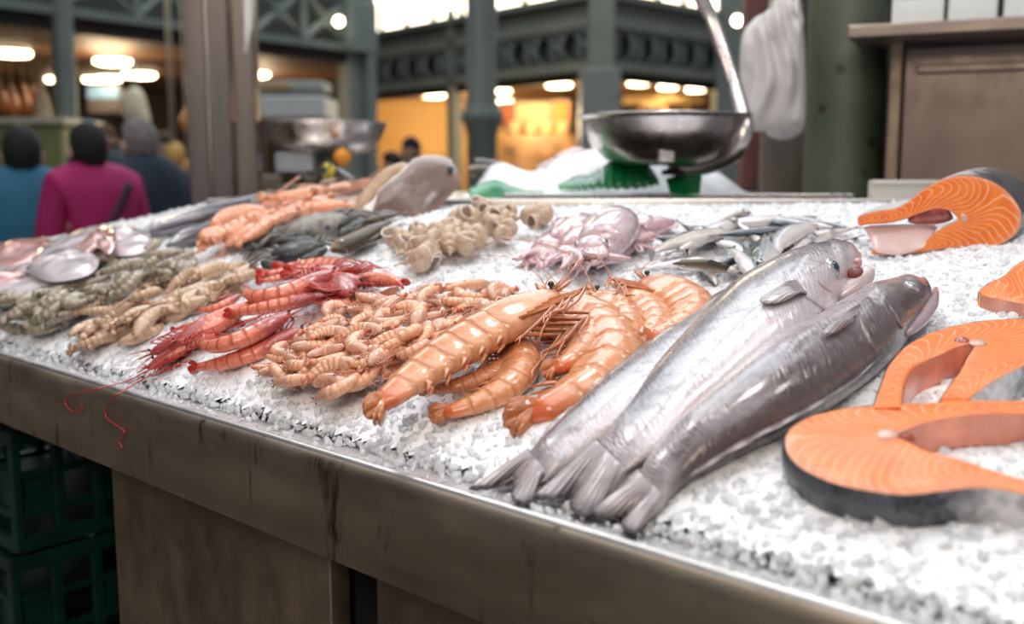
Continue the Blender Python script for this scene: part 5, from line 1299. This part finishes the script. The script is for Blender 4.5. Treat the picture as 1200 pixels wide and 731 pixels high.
# second counter behind
M_ST2 = steel('rear_steel', (.55, .52, .49), .25, .15, (1, 1, 1))
t2 = empty('rear_counter', (.25, 2.75, 0), 'second steel counter behind, heaped with ice over green plastic', 'counter')
def tb(x0, x1, Y0, Y1, z0, z1, nm, m): mb = MB(); mb.box(((x0 + x1) / 2, (Y0 + Y1) / 2, (z0 + z1) / 2), (x1 - x0, Y1 - Y0, z1 - z0), ch=.004); return wbuild(mb, nm, m, t2, False)
tb(-.72, .80, 2.42, 3.3, 1.355, 1.385, 'worktop', M_ST2); tb(-.70, .78, 2.46, 3.28, .1, 1.355, 'body', M_PANEL); tb(-.02, .80, 2.40, 2.425, 1.335, 1.398, 'front_edge', M_ST2)
xs = np.linspace(-.12, .62, 46); ys = np.linspace(2.46, 3.2, 34); vs = []; fs = []
for j, y in enumerate(ys):
    for i, x in enumerate(xs):
        u, v = (x + .12) / .74, (y - 2.46) / .74
        px_ = 600 + x / y * 1200; top = itp([(540, .035), (560, .075), (590, .085), (622, .055), (660, .115), (700, .12), (760, .10), (830, .06)], px_)
        h = top * sstep(0, .35, v) * sstep(0, .12, u) * sstep(1, .9, u) if True else 0
        h = top * min(1, sstep(-.02, .45, v)) * sstep(1.0, .8, v) * min(sstep(-.01, .1, u), sstep(1.01, .9, u)); vs.append((x, y, 1.386 + h * 1.0 + .006 * noise.noise(V((x * 30, y * 30, 0))) * (h > .01)))
fs = [(j * 46 + i, j * 46 + i + 1, (j + 1) * 46 + i + 1, (j + 1) * 46 + i) for j in range(33) for i in range(45)]
mesh('crushed_ice', vs, fs, M_ICE, label='heap of crushed ice on the rear counter', cat='ice', kind='stuff')
M_GRN = flat('green_plastic', (.0, .27, .075), .35, var=.2, scale=8, coat=.4)
def sheetpx(nm, label, top, bot, m, th=.002):
    A = [at(*q) for q in top]; B = [at(*q) for q in bot]; c = sum(A, V((0, 0, 0))) / len(A); o = empty(nm, (c.x, c.y, min(q.z for q in B)), label, 'plastic sheet', 'green plastic sheets under the rear ice')
    s = sheet(A, B, 24, 6, th, .004, .004); wmesh('sheet', s[0], s[1], m, o, attrs=s[2]); s2 = sheet(B, [q + V((0, -.012, -.004)) for q in B], 24, 2, th, 0, .003); wmesh('hem', s2[0], s2[1], m, o, attrs=s2[2])
sheetpx('green_sheet', 'green plastic peaking in front of the rear ice heap, left', [(548, 222, 2.52), (564, 216, 2.52), (581, 211, 2.52), (598, 217, 2.52), (616, 222, 2.52), (636, 223, 2.52)], [(550, 230, 2.45), (566, 230, 2.45), (582, 230, 2.45), (600, 230, 2.45), (618, 230, 2.45), (637, 229, 2.45)], M_GRN)
sheetpx('green_sheet', 'light green plastic edge between the two ice heaps', [(652, 217, 2.5), (664, 212, 2.52), (676, 206, 2.54), (690, 206, 2.54), (704, 198, 2.54)], [(654, 220, 2.45), (664, 220, 2.45), (676, 220, 2.45), (690, 219, 2.45), (706, 218, 2.45)], M_GRN)
sheetpx('green_sheet', 'green plastic bunched under the right scale bowl', [(706, 196, 2.5), (718, 188, 2.5), (734, 190, 2.5), (750, 184, 2.5), (762, 196, 2.5), (770, 208, 2.5)], [(706, 219, 2.44), (718, 219, 2.44), (734, 219, 2.44), (750, 218, 2.44), (762, 216, 2.44), (772, 214, 2.44)], M_GRN)
sheetpx('green_sheet', 'green plastic flap hanging over the rear counter edge', [(780, 210, 2.46), (795, 206, 2.46), (810, 206, 2.46), (823, 204, 2.46)], [(786, 232, 2.40), (796, 232, 2.39), (808, 232, 2.39), (820, 231, 2.40)], M_GRN)
def lay(proto, a, b, label, grp, roll=0):
    A, B = at(*a), at(*b); x = B - A; o = copy_tree(proto); s = x.length; x.normalize(); z = (V((0, -.5, .85)) - x * V((0, -.5, .85)).dot(x)).normalized(); y = z.cross(x)
    o.matrix_basis = Matrix.LocRotScale((A + B) / 2, Matrix((x, y, z)).transposed() @ Matrix.Rotation(roll, 3, 'X'), V((s, s, s))); o['label'] = label; o['group'] = grp
    for k_ in ('used',):
        if k_ in o: del o[k_]
    return o
lay(dk, (600, 198, 2.9), (548, 200, 2.75), 'dark fish lying on the left end of the rear ice heap', 'fish on the rear ice')
lay(lg, (610, 196, 2.95), (556, 188, 2.85), 'grey fish on top of the dark one on the rear ice', 'fish on the rear ice')
lay(sq[1], (688, 176, 2.8), (628, 198, 2.7), 'pale pink squid on top of the rear ice heap', 'fish on the rear ice')
# items on the left end of the rear counter
def fruit(px, py, Y, r, m, label, cat_, nm):
    q = at(px, py, Y); mb = MB(); mb.lathe((0, 0, 0), [(.001, -r), (r * .6, -r * .82), (r * .95, -r * .3), (r, 0), (r * .92, r * .4), (r * .55, r * .85), (.001, r * 1.02)], 16); o = empty(nm, q, label, cat_); mb.build('peel', m, o); mb = MB(); mb.tube([(0, 0, r), (0, 0, r * 1.2)], r * .12, 6); mb.build('stalk', M_TANL, o)
fruit(401, 184, 3.0, .026, flat('orange_peel', (.9, .33, .03), .5), 'small orange fruit beneath the left scale bowl', 'fruit', 'orange')
fruit(384, 200, 2.9, .022, flat('lemon_peel', (.80, .66, .05), .5), 'yellow lemon among the dark shells beneath the left bowl', 'fruit', 'lemon')
lay(lg, (436, 226, 2.75), (392, 196, 2.8), 'grey fish arched beneath the left scale bowl', 'seafood on the rear counter', .4)
lay(cr_[0], (372, 208, 2.85), (386, 190, 2.85), 'dark crab beside the lemon on the rear counter', 'seafood on the rear counter')
lay(cr_[0], (352, 214, 2.85), (366, 202, 2.9), 'dark crab in front of the scale readout', 'seafood on the rear counter')
lay(cr_[1], (406, 214, 2.75), (420, 206, 2.75), 'pale crab within the arch of the grey fish', 'seafood on the rear counter')
# right side: post, column, bags, cabinet
def scol(name, label, m):
    q = at(986, 200, 2.95); mb = MB(); column(mb, q.x, q.y, .107, 3.2, None, 40); o = wbuild(mb, name, m, None, label=label, cat='column'); return q
def rust_mat():
    m, t, b = nt('old_green_paint'); setp(b, rough=.5); vo = node(t, 'ShaderNodeTexVoronoi', i_Scale=17.); t.links.new(objco(t), vo.inputs['Vector'])
    c = mix(t, mrange(t, nz(t, 5, 4), .3, .7), (.085, .10, .065), (.055, .07, .045)); sp = mth(t, 'MULTIPLY', mrange(t, vo.outputs['Distance'], .34, .22), mrange(t, nz(t, 5, 2), .47, .53))
    t.links.new(mix(t, sp, c, (.035, .02, .015)), b.inputs['Base Color']); bump(t, b, sp, -.4, .004); return m
scol('green_column', 'old green painted column with rust pits beside the hanging bags', rust_mat())
xb = empty('column_bracket', at(1020, 235, 3.0).to_tuple()[:2] + (0,), 'dark green angle post fixed behind the green column', 'post'); xbar(1018, 1027, 2.95, .05, 0, 2.8, 'upright', flat('dark_green_bar', (.05, .06, .045), .5), xb); xbar(1024, 1036, 3.02, .05, 0, 2.8, 'backing', M_DKI, xb)
xm = empty('maroon_post', at(881, 235, 3.3).to_tuple()[:2] + (0,), 'dark maroon square post partly hidden by the plastic bags', 'post'); xbar(869, 894, 3.3, .07, 0, 2.9, 'upright', flat('maroon_paint', (.15, .055, .05), .5), xm); xbar(866, 897, 3.27, .12, 1.28, 1.40, 'foot', flat('maroon_dark', (.06, .03, .03), .5), xm)
xp = empty('back_panel', at(918, 235, 3.2).to_tuple()[:2] + (0,), 'dull brown-grey panel behind the plastic bags', 'panel'); xbar(892, 946, 3.2, .04, 0, 1.62, 'sheet', flat('taupe_panel', (.17, .14, .12), .5), xp); xbar(890, 948, 3.18, .06, 1.62, 1.65, 'edge', M_ST2, xp)
M_BAG = spk_mat('white_plastic_film', (.56, .53, .52), (.64, .61, .60), (.46, .43, .43), 20, rough=.28, sss=.3, coat=.3)
def bag(label, px, Y, th, seed):
    P = [at(a, b, Y) for a, b in px]; c = sum(P, V((0, 0, 0))) / len(P); o = empty('plastic_bag', (c.x, c.y, min(q.z for q in P)), label, 'bag', 'white plastic bags hanging on the column')
    C = cr([tuple(p) for p in P] + [tuple(P[0])], 61)[:60]; vs, fs = [], []; top = max(p.z for p in P); bot = min(p.z for p in P)
    for sd in (1, -1):
        for r_ in range(15):
            f = r_ / 14
            for i in range(60):
                p = c.lerp(C[i], f); zz = (p.z - bot) / (top - bot); fold = .014 * math.sin((p.x - c.x) * (90 + 60 * zz) + seed + 3 * math.sin(p.z * 14)) * (.3 + zz) + .012 * noise.noise(V((p.x * 14, p.z * 9, seed)))
                h = th * math.sqrt(max(0, 1 - f ** 2.4)) + fold * (1 - f ** 4); vs.append(p + V((0, -sd, 0)) * h)
    K = 15 * 60
    for s_ in (0, 1):
        for r_ in range(14):
            for i in range(60): l = (i + 1) % 60; q = (s_ * K + r_ * 60 + i, s_ * K + r_ * 60 + l, s_ * K + (r_ + 1) * 60 + l, s_ * K + (r_ + 1) * 60 + i); fs.append(q[::-1] if s_ else q)
    wmesh('film', vs, fs, M_BAG, o)
    t = max(P, key=lambda q: q.z); mb = MB(); mb.tube([t + V((-.02, 0, -.04)), t + V((0, -.005, .05)), t + V((.02, 0, -.04))], .006, 6); wbuild(mb, 'handle', M_BAG, o)
bag('crumpled white plastic bag, nearest of those hanging by the column', [(869, 150), (867, 100), (869, 45), (884, 22), (900, 12), (912, -10), (926, -8), (930, 12), (942, 22), (938, 60), (940, 110), (936, 148), (905, 152), (886, 154)], 2.72, .045, 1)
bag('flatter plastic bag behind, its greyish lower corner showing', [(898, 158), (905, 100), (915, 20), (930, -8), (940, 10), (943, 80), (943, 145), (932, 160), (915, 164)], 2.84, .03, 4)
cab = empty('steel_cabinet', at(1120, 235, 2.75).to_tuple()[:2] + (0,), 'brownish stainless cabinet at the right border under the shelf', 'cabinet')
M_CAB = steel('cabinet_steel', (.235, .185, .16), .36, .25, (1, 1, .6))
CF = Face((at(1040, 200, 2.75).x, 2.75), (at(1040, 200, 2.75).x + .9, 2.35))
def cb(u0, u1, z0, z1, off, th, nm, m): mb = MB(); mb.box(CF.p((u0 + u1) / 2, (z0 + z1) / 2, off), (u1 - u0, th, z1 - z0), rz=CF.rz, ch=.004); return wbuild(mb, nm, m, cab, False)
cb(0, 1.1, 0, 1.78, .25, .46, 'body', flat('cabinet_inner', (.06, .05, .045), .5)); cb(.03, 1.1, .9, 1.765, .01, .02, 'door', M_CAB); cb(-.005, .025, 0, 1.78, .0, .04, 'frame', M_PANEL)
cb(.06, 1.1, 1.70, 1.72, -.008, .02, 'upper_fold', M_CAB)
sh = empty('wall_shelf', (.95, 2.6, 1.78), 'steel shelf above the cabinet carrying white foam boxes', 'shelf')
SF = Face((at(1006, 37, 2.62).x, 2.62), (at(1006, 37, 2.62).x + .9, 2.62 - .42)); zs = at(1006, 37, 2.62).z
mb = MB(); mb.box(SF.p(.5, zs, .2), (1.05, .42, .030), rz=SF.rz, ch=.003); wbuild(mb, 'shelf_board', steel('shelf_steel', (.29, .235, .21), .38, .15, (.2, 1, 1)), sh, False)
for u in (.12, .9): mb = MB(); mb.box(SF.p(u, zs - .06, .3), (.03, .2, .10), rz=SF.rz); wbuild(mb, 'bracket', M_DKI, sh, False)
M_FOAM = flat('white_foam', (.74, .76, .73), .6, var=.05, scale=20)
for k, (x0, x1) in enumerate([(1033, 1094), (1099, 1157), (1164, 1235)]):
    u0, u1 = SF.s_(x0), SF.s_(x1); c = SF.p((u0 + u1) / 2, zs + .015, .10); o = empty('foam_box', c, ['white foam box on the shelf nearest the green column', 'white foam box in the middle of the shelf', 'white foam box on the shelf at the right border'][k], 'box', 'white foam boxes on the shelf', SF.rz)
    w_ = u1 - u0; mb = MB(); mb.box((0, .05, .055), (w_, .18, .11), ch=.006); mb.build('body', M_FOAM, o, False); mb = MB(); mb.box((0, .05, .125), (w_ * 1.01, .19, .03), ch=.006); mb.build('lid', M_FOAM, o, False)
    mb = MB(); mb.box((0, -.041, .07), (w_ * .9, .004, .006)); mb.build('moulded_rib', M_FOAM, o, False)
a, b = at(1020, 236, 2.35), at(1118, 211, 2.35); o = empty('cutting_board', ((a.x + b.x) / 2, 2.36, a.z), 'off-white board standing behind the thick salmon cut', 'board'); mb = MB(); mb.box((0, 0, (b.z - a.z) / 2), (b.x - a.x, .03, b.z - a.z), ch=.006); mb.build('slab', flat('board_white', (.62, .60, .55), .5, var=.06), o, False); mb = MB(); mb.box((0, -.012, (b.z - a.z) - .006), (b.x - a.x, .012, .006)); mb.build('rim', flat('board_rim', (.7, .69, .64), .5), o, False)
sp = empty('support_table', (1.15, 2.55, 0), 'steel table behind the counter holding the white board', 'table'); mb = MB(); mb.box((1.15, 2.42, 1.36), (.9, .5, .03), ch=.004); wbuild(mb, 'top', M_ST2, sp, False)
for x_ in (.75, 1.55): 
    for y_ in (2.22, 2.62): mb = MB(); mb.box((x_, y_, .67), (.04, .04, 1.345)); wbuild(mb, 'leg', M_ST2, sp, False)
# ------------------------------------------------------------------ green crates
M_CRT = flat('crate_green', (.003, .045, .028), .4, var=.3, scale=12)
def crate(label, loc, rz, w_=.60, d_=.40, h=.235, first=[None]):
    if first[0]:
        o = copy_tree(first[0]); o.location = loc; o['label'] = label; o.rotation_euler.z = rz; return o
    o = empty('plastic_crate', loc, label, 'crate', 'green plastic crates stacked under the counter', rz); mb = MB()
    for z in (.012, h - .015): 
        for sy in (-1, 1): mb.box((0, sy * d_ / 2, z), (w_, .018, .03), ch=.003)
        for sx in (-1, 1): mb.box((sx * w_ / 2, 0, z), (.018, d_, .03), ch=.003)
    mb.build('rim', M_CRT, o, False); mb = MB(); mb.box((0, 0, .01), (w_ - .02, d_ - .02, .008)); mb.build('base', M_CRT, o, False)
    for ax, sg in ((0, -1), (0, 1), (1, -1), (1, 1)):
        mb = MB(); L_ = w_ if ax == 0 else d_; n = 7 if ax == 0 else 5
        for k in range(n + 1):
            t = -L_ / 2 + L_ * k / n; c = (t, sg * d_ / 2, h / 2) if ax == 0 else (sg * w_ / 2, t, h / 2); mb.box(c, (.020, .016, h) if ax == 0 else (.016, .020, h), ch=.002)
        for z in (h * .3, h * .62): mb.box((0, sg * d_ / 2, z) if ax == 0 else (sg * w_ / 2, 0, z), (w_, .012, .014) if ax == 0 else (.012, d_, .014))
        for k in range(n):
            if k % 2 == 0:
                t = -L_ / 2 + L_ * (k + .5) / n; mb.box((t, sg * (d_ / 2 - .003), h * .46) if ax == 0 else (sg * (w_ / 2 - .003), t, h * .46), (L_ / n, .006, h * .32) if ax == 0 else (.006, L_ / n, h * .32))
        mb.build('side_lattice', M_CRT, o, False)
    kids(o); first[0] = o; return o
cc = FL + FD * s_on(60, 600, .28) + FN * .28
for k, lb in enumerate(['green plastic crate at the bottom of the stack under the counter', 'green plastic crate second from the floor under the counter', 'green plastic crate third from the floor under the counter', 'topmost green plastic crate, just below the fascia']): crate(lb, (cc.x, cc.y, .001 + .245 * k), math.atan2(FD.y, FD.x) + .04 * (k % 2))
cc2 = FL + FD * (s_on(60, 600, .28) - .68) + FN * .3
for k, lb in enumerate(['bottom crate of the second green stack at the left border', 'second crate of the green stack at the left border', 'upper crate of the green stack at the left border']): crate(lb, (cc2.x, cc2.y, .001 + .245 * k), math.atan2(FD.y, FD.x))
# ------------------------------------------------------------------ people
M_SKIN = flat('skin', (.62, .38, .28), .5, var=.1, scale=10, sss=.15, ssss=.02)
def skin_body(name, verts, edges, radii, m, parent, sub=1, root=0):
    me = bpy.data.meshes.new(name); me.from_pydata(verts, edges, []); o = bpy.data.objects.new(name, me); link(o, parent); me.materials.append(m)
    sv = me.skin_vertices.new(name='') if hasattr(me.skin_vertices, 'new') else None
    if not me.skin_vertices:
        bm = bmesh.new(); bm.from_mesh(me); bm.verts.layers.skin.verify(); bm.to_mesh(me); bm.free()
    L = me.skin_vertices[0].data
    for i, r in enumerate(radii): L[i].radius = r if hasattr(r, '__len__') else (r, r); L[i].use_root = (i == root)
    md = o.modifiers.new('Skin', 'SKIN'); md.use_smooth_shade = True; sb = o.modifiers.new('Sub', 'SUBSURF'); sb.levels = sub; sb.render_levels = sub
    return o
def person(label, px, top, Y, rz, coat, hair, trousers=(.03, .03, .04), lean=0., wide=1., grp=None, hat=None, scarf=None):
    q = at(px, top, Y); H = q.z; k = H / 1.70; o = empty('person', (q.x, q.y, 0), label, 'person', grp, rz)
    def P(x, y, z): return (x * k, (y + lean * max(0, z - .95)) * k, z * k)
    # front of the body looks along +Y before turning
    J = [P(0, 0, .95), P(0, 0, 1.15), P(0, -.01, 1.34), P(0, 0, 1.45), P(0, .015, 1.52), P(0, .03, 1.60), P(0, .03, 1.655)]
    E = [(i, i + 1) for i in range(6)]; Rr = [(.15, .11), (.14, .10), (.155, .11), (.075, .065), (.058, .06), (.078, .092), (.065, .08)]
    for sx in (-1, 1):
        b = len(J); J += [P(sx * .17, -.01, 1.385), P(sx * .22, .0, 1.12), P(sx * .21, .08, .88), P(sx * .205, .10, .80)]; E += [(2, b), (b, b + 1), (b + 1, b + 2), (b + 2, b + 3)]; Rr += [.055, .045, .030, .038]
        for f, (dx, L_) in enumerate([(-.028, .075), (-.010, .085), (.010, .08), (.028, .065)]):
            c = len(J); J += [P(sx * .205 + dx * .3, .10 + dx, .77), P(sx * .205, .105 + dx * 1.1, .77 - L_ * .6), P(sx * .20, .10 + dx * 1.1, .77 - L_)]; E += [(b + 3, c), (c, c + 1), (c + 1, c + 2)]; Rr += [.012, .010, .008]
        c = len(J); J += [P(sx * .19, .14, .79), P(sx * .18, .155, .75)]; E += [(b + 3, c), (c, c + 1)]; Rr += [.013, .010]
        b = len(J); J += [P(sx * .10, 0, .88), P(sx * .11, .01, .48), P(sx * .11, -.02, .09), P(sx * .12, .10, .035)]; E += [(0, b), (b, b + 1), (b + 1, b + 2), (b + 2, b + 3)]; Rr += [.095, .062, .045, .035]
    skin_body('body', J, E, [tuple(v * k for v in r) if hasattr(r, '__len__') else r * k for r in Rr], M_SKIN, o)
    mc = flat('coat_%02d' % int(coat[0] * 97 + coat[1] * 31 + coat[2] * 7 + 10), coat, .75, var=.12, scale=9)
    J = [P(0, 0, .78), P(0, 0, .98), P(0, 0, 1.18), P(0, -.015, 1.405), P(0, 0, 1.565)]; E = [(0, 1), (1, 2), (2, 3), (3, 4)]; Rr = [(.20 * wide, .15), (.19 * wide, .145), (.185 * wide, .14), (.19 * wide, .14), (.085, .085)]
    for sx in (-1, 1):
        b = len(J); J += [P(sx * .18, -.01, 1.43), P(sx * .245, .0, 1.12), P(sx * .235, .075, .89)]; E += [(3, b), (b, b + 1), (b + 1, b + 2)]; Rr += [.085, .068, .055]
    skin_body('coat', J, E, [tuple(v * k for v in r) if hasattr(r, '__len__') else r * k for r in Rr], mc, o)
    J = [P(0, 0, .90)]; E = []; Rr = [(.15, .12)]
    for sx in (-1, 1): b = len(J); J += [P(sx * .10, 0, .82), P(sx * .11, .01, .48), P(sx * .11, -.02, .10)]; E += [(0, b), (b, b + 1), (b + 1, b + 2)]; Rr += [.11, .08, .07]
    skin_body('trousers', J, E, [tuple(v * k for v in r) if hasattr(r, '__len__') else r * k for r in Rr], flat('trousers', trousers, .8), o)
    c = V(P(0, .03, 1.615)); mh = flat('hair_%02d' % int(hair[0] * 97 + 10), hair, .8, var=.25, scale=30)
    vs, fs = ball((0, 0, 0), (1, 1, 1), 22, 16); out = []
    for v in vs:
        f = 1.0; front = sstep(.15, .6, v.y) * sstep(.62, .2, v.z); r = V((.090 * v.x, .110 * v.y - .004, .120 * v.z)) * (1 - .34 * front)
        if v.z < -.1 and v.y < .3: r.z *= 1.06
        out.append(c + r * k)
    mesh('hair', out, fs, mh, o)
    for sx in (-1, 1):
        mb = MB(); mb.ball(c + V((sx * .086, .008, -.03)) * k, V((.012, .02, .032)) * k, 8, 6); mb.build('ear', M_SKIN, o)
    mb = MB(); mb.ball(c + V((0, .112, -.035)) * k, V((.014, .022, .026)) * k, 8, 6); mb.build('nose', M_SKIN, o)
    for sx in (-1, 1): mb = MB(); mb.ball(c + V((sx * .032, .088, -.008)) * k, V((.013, .012, .008)) * k, 8, 6); mb.build('eye', M_EYEB, o)
    mb = MB(); mb.ball(c + V((0, .095, -.075)) * k, V((.026, .01, .007)) * k, 8, 6); mb.build('mouth', M_PINK, o)
    return o, k, P
person('person in a teal-blue coat with dark hair, seen from behind at the left border', 24, 154, 4.7, R(25), (.02, .15, .26), (.012, .010, .010), grp=None)
pm, k, P = person('person in a magenta coat with a dark bag strap across the back', 105, 150, 4.8, R(50), (.40, .008, .12), (.02, .013, .012))
S = [V(P(.10, -.165, 1.44)), V(P(.02, -.175, 1.30)), V(P(-.10, -.175, 1.12)), V(P(-.20, -.14, .98))]; mb = MB(); mb.tube(cr([tuple(s) for s in S], 14), .022, 8, flat=.35, up=(0, 1, 0)); mb.build('bag_strap', flat('strap', (.05, .01, .03), .5), pm)
mb = MB(); mb.box(V(P(-.27, -.06, .86)), (.10, .26, .24), ch=.03); mb.build('shoulder_bag', flat('bag_dark', (.03, .012, .02), .5), pm)
person('grey-haired person in a navy coat with the back turned', 172, 145, 5.2, R(60), (.008, .018, .04), (.24, .22, .21), lean=.06, wide=1.05)
person('distant person in a light blue cap between the dark and magenta coats', 106, 146, 8.2, R(150), (.03, .05, .07), (.30, .48, .52))
person('distant brown-haired person facing the camera beside the thin column', 124, 150, 9.6, R(185), (.05, .07, .09), (.16, .08, .04))
person('dark-haired person standing in the ochre room', 483, 164, 9.5, R(160), (.05, .05, .06), (.02, .016, .014))
person('person with dark hair just left of the one in the ochre room', 462, 181, 9.0, R(100), (.03, .03, .035), (.015, .012, .012))
person('person in an orange top at the far stall beside the navy coat', 194, 158, 8.4, R(170), (.50, .22, .05), (.10, .05, .03))
cam = bpy.data.cameras.new('camera'); cam.sensor_width = 36; cam.lens = 36.0 * FPX / 1200; cam.clip_start = .02; cam.clip_end = 200
co = bpy.data.objects.new('camera', cam); COL.objects.link(co); co.location = CAM; co.rotation_euler = (math.pi / 2 - PITCH, 0, 0)
cam.dof.use_dof = True; cam.dof.focus_distance = 1.24; cam.dof.aperture_fstop = 3.0
SC.camera = co
w = bpy.data.worlds.new('world'); SC.world = w; w.use_nodes = True
w.node_tree.nodes['Background'].inputs[0].default_value = (.80, .88, 1., 1); w.node_tree.nodes['Background'].inputs[1].default_value = .26
def area(name, loc, target, size, power, color=(1, 1, 1), sy=None):
    l = bpy.data.lights.new(name, 'AREA'); l.energy = power; l.color = color; l.size = size
    if sy: l.shape = 'RECTANGLE'; l.size_y = sy
    o = bpy.data.objects.new(name, l); COL.objects.link(o); o.location = loc
    o.rotation_euler = (V(target) - V(loc)).to_track_quat('-Z', 'Y').to_euler(); return o
area('stall_lamp', (.3, 1.9, 3.1), (.2, 1.2, 1.2), .35, 9, (1, .965, .93), .35)
area('stall_lamp', (-1.0, 2.3, 3.0), (-.5, 1.6, 1.2), .3, 6, (1, .95, .9), .3)
area('stall_lamp', (1.2, 1.2, 2.9), (.6, 1.0, 1.2), .3, 5, (1, .97, .95), .3)
area('hall_fill', (-.1, .7, 4.6), (0, 1.0, 1.0), 3.4, 66, (.97, .97, 1.), 2.8)  # unseen soft fill added overhead to even the light on the ice
area('hall_fill', (-.5, 11, 8.5), (-.5, 11, 0), 9, 620, (.86, .95, 1.), 9)  # fill added high above to lift the dark ironwork, no visible source
area('hall_fill', (-2.6, 4.2, 5.0), (-2.4, 5, 1.2), 2.2, 34, (1, .95, .9), 2.2)  # extra fill added over the people to brighten their coats
area('fascia_fill', (-.6, -1.6, 3.0), (-.2, 1.2, .9), 1.6, 42, (1, .84, .66), 1.0)  # warm fill added behind the camera to brighten the fascia
vs_ = SC.view_settings; vs_.view_transform = 'Standard'; vs_.look = 'None'; vs_.gamma = 1; vs_.use_curve_mapping = False; vs_.exposure = 0.1
SC.cycles.max_bounces = 10; SC.cycles.diffuse_bounces = 6; SC.cycles.sample_clamp_indirect = 8
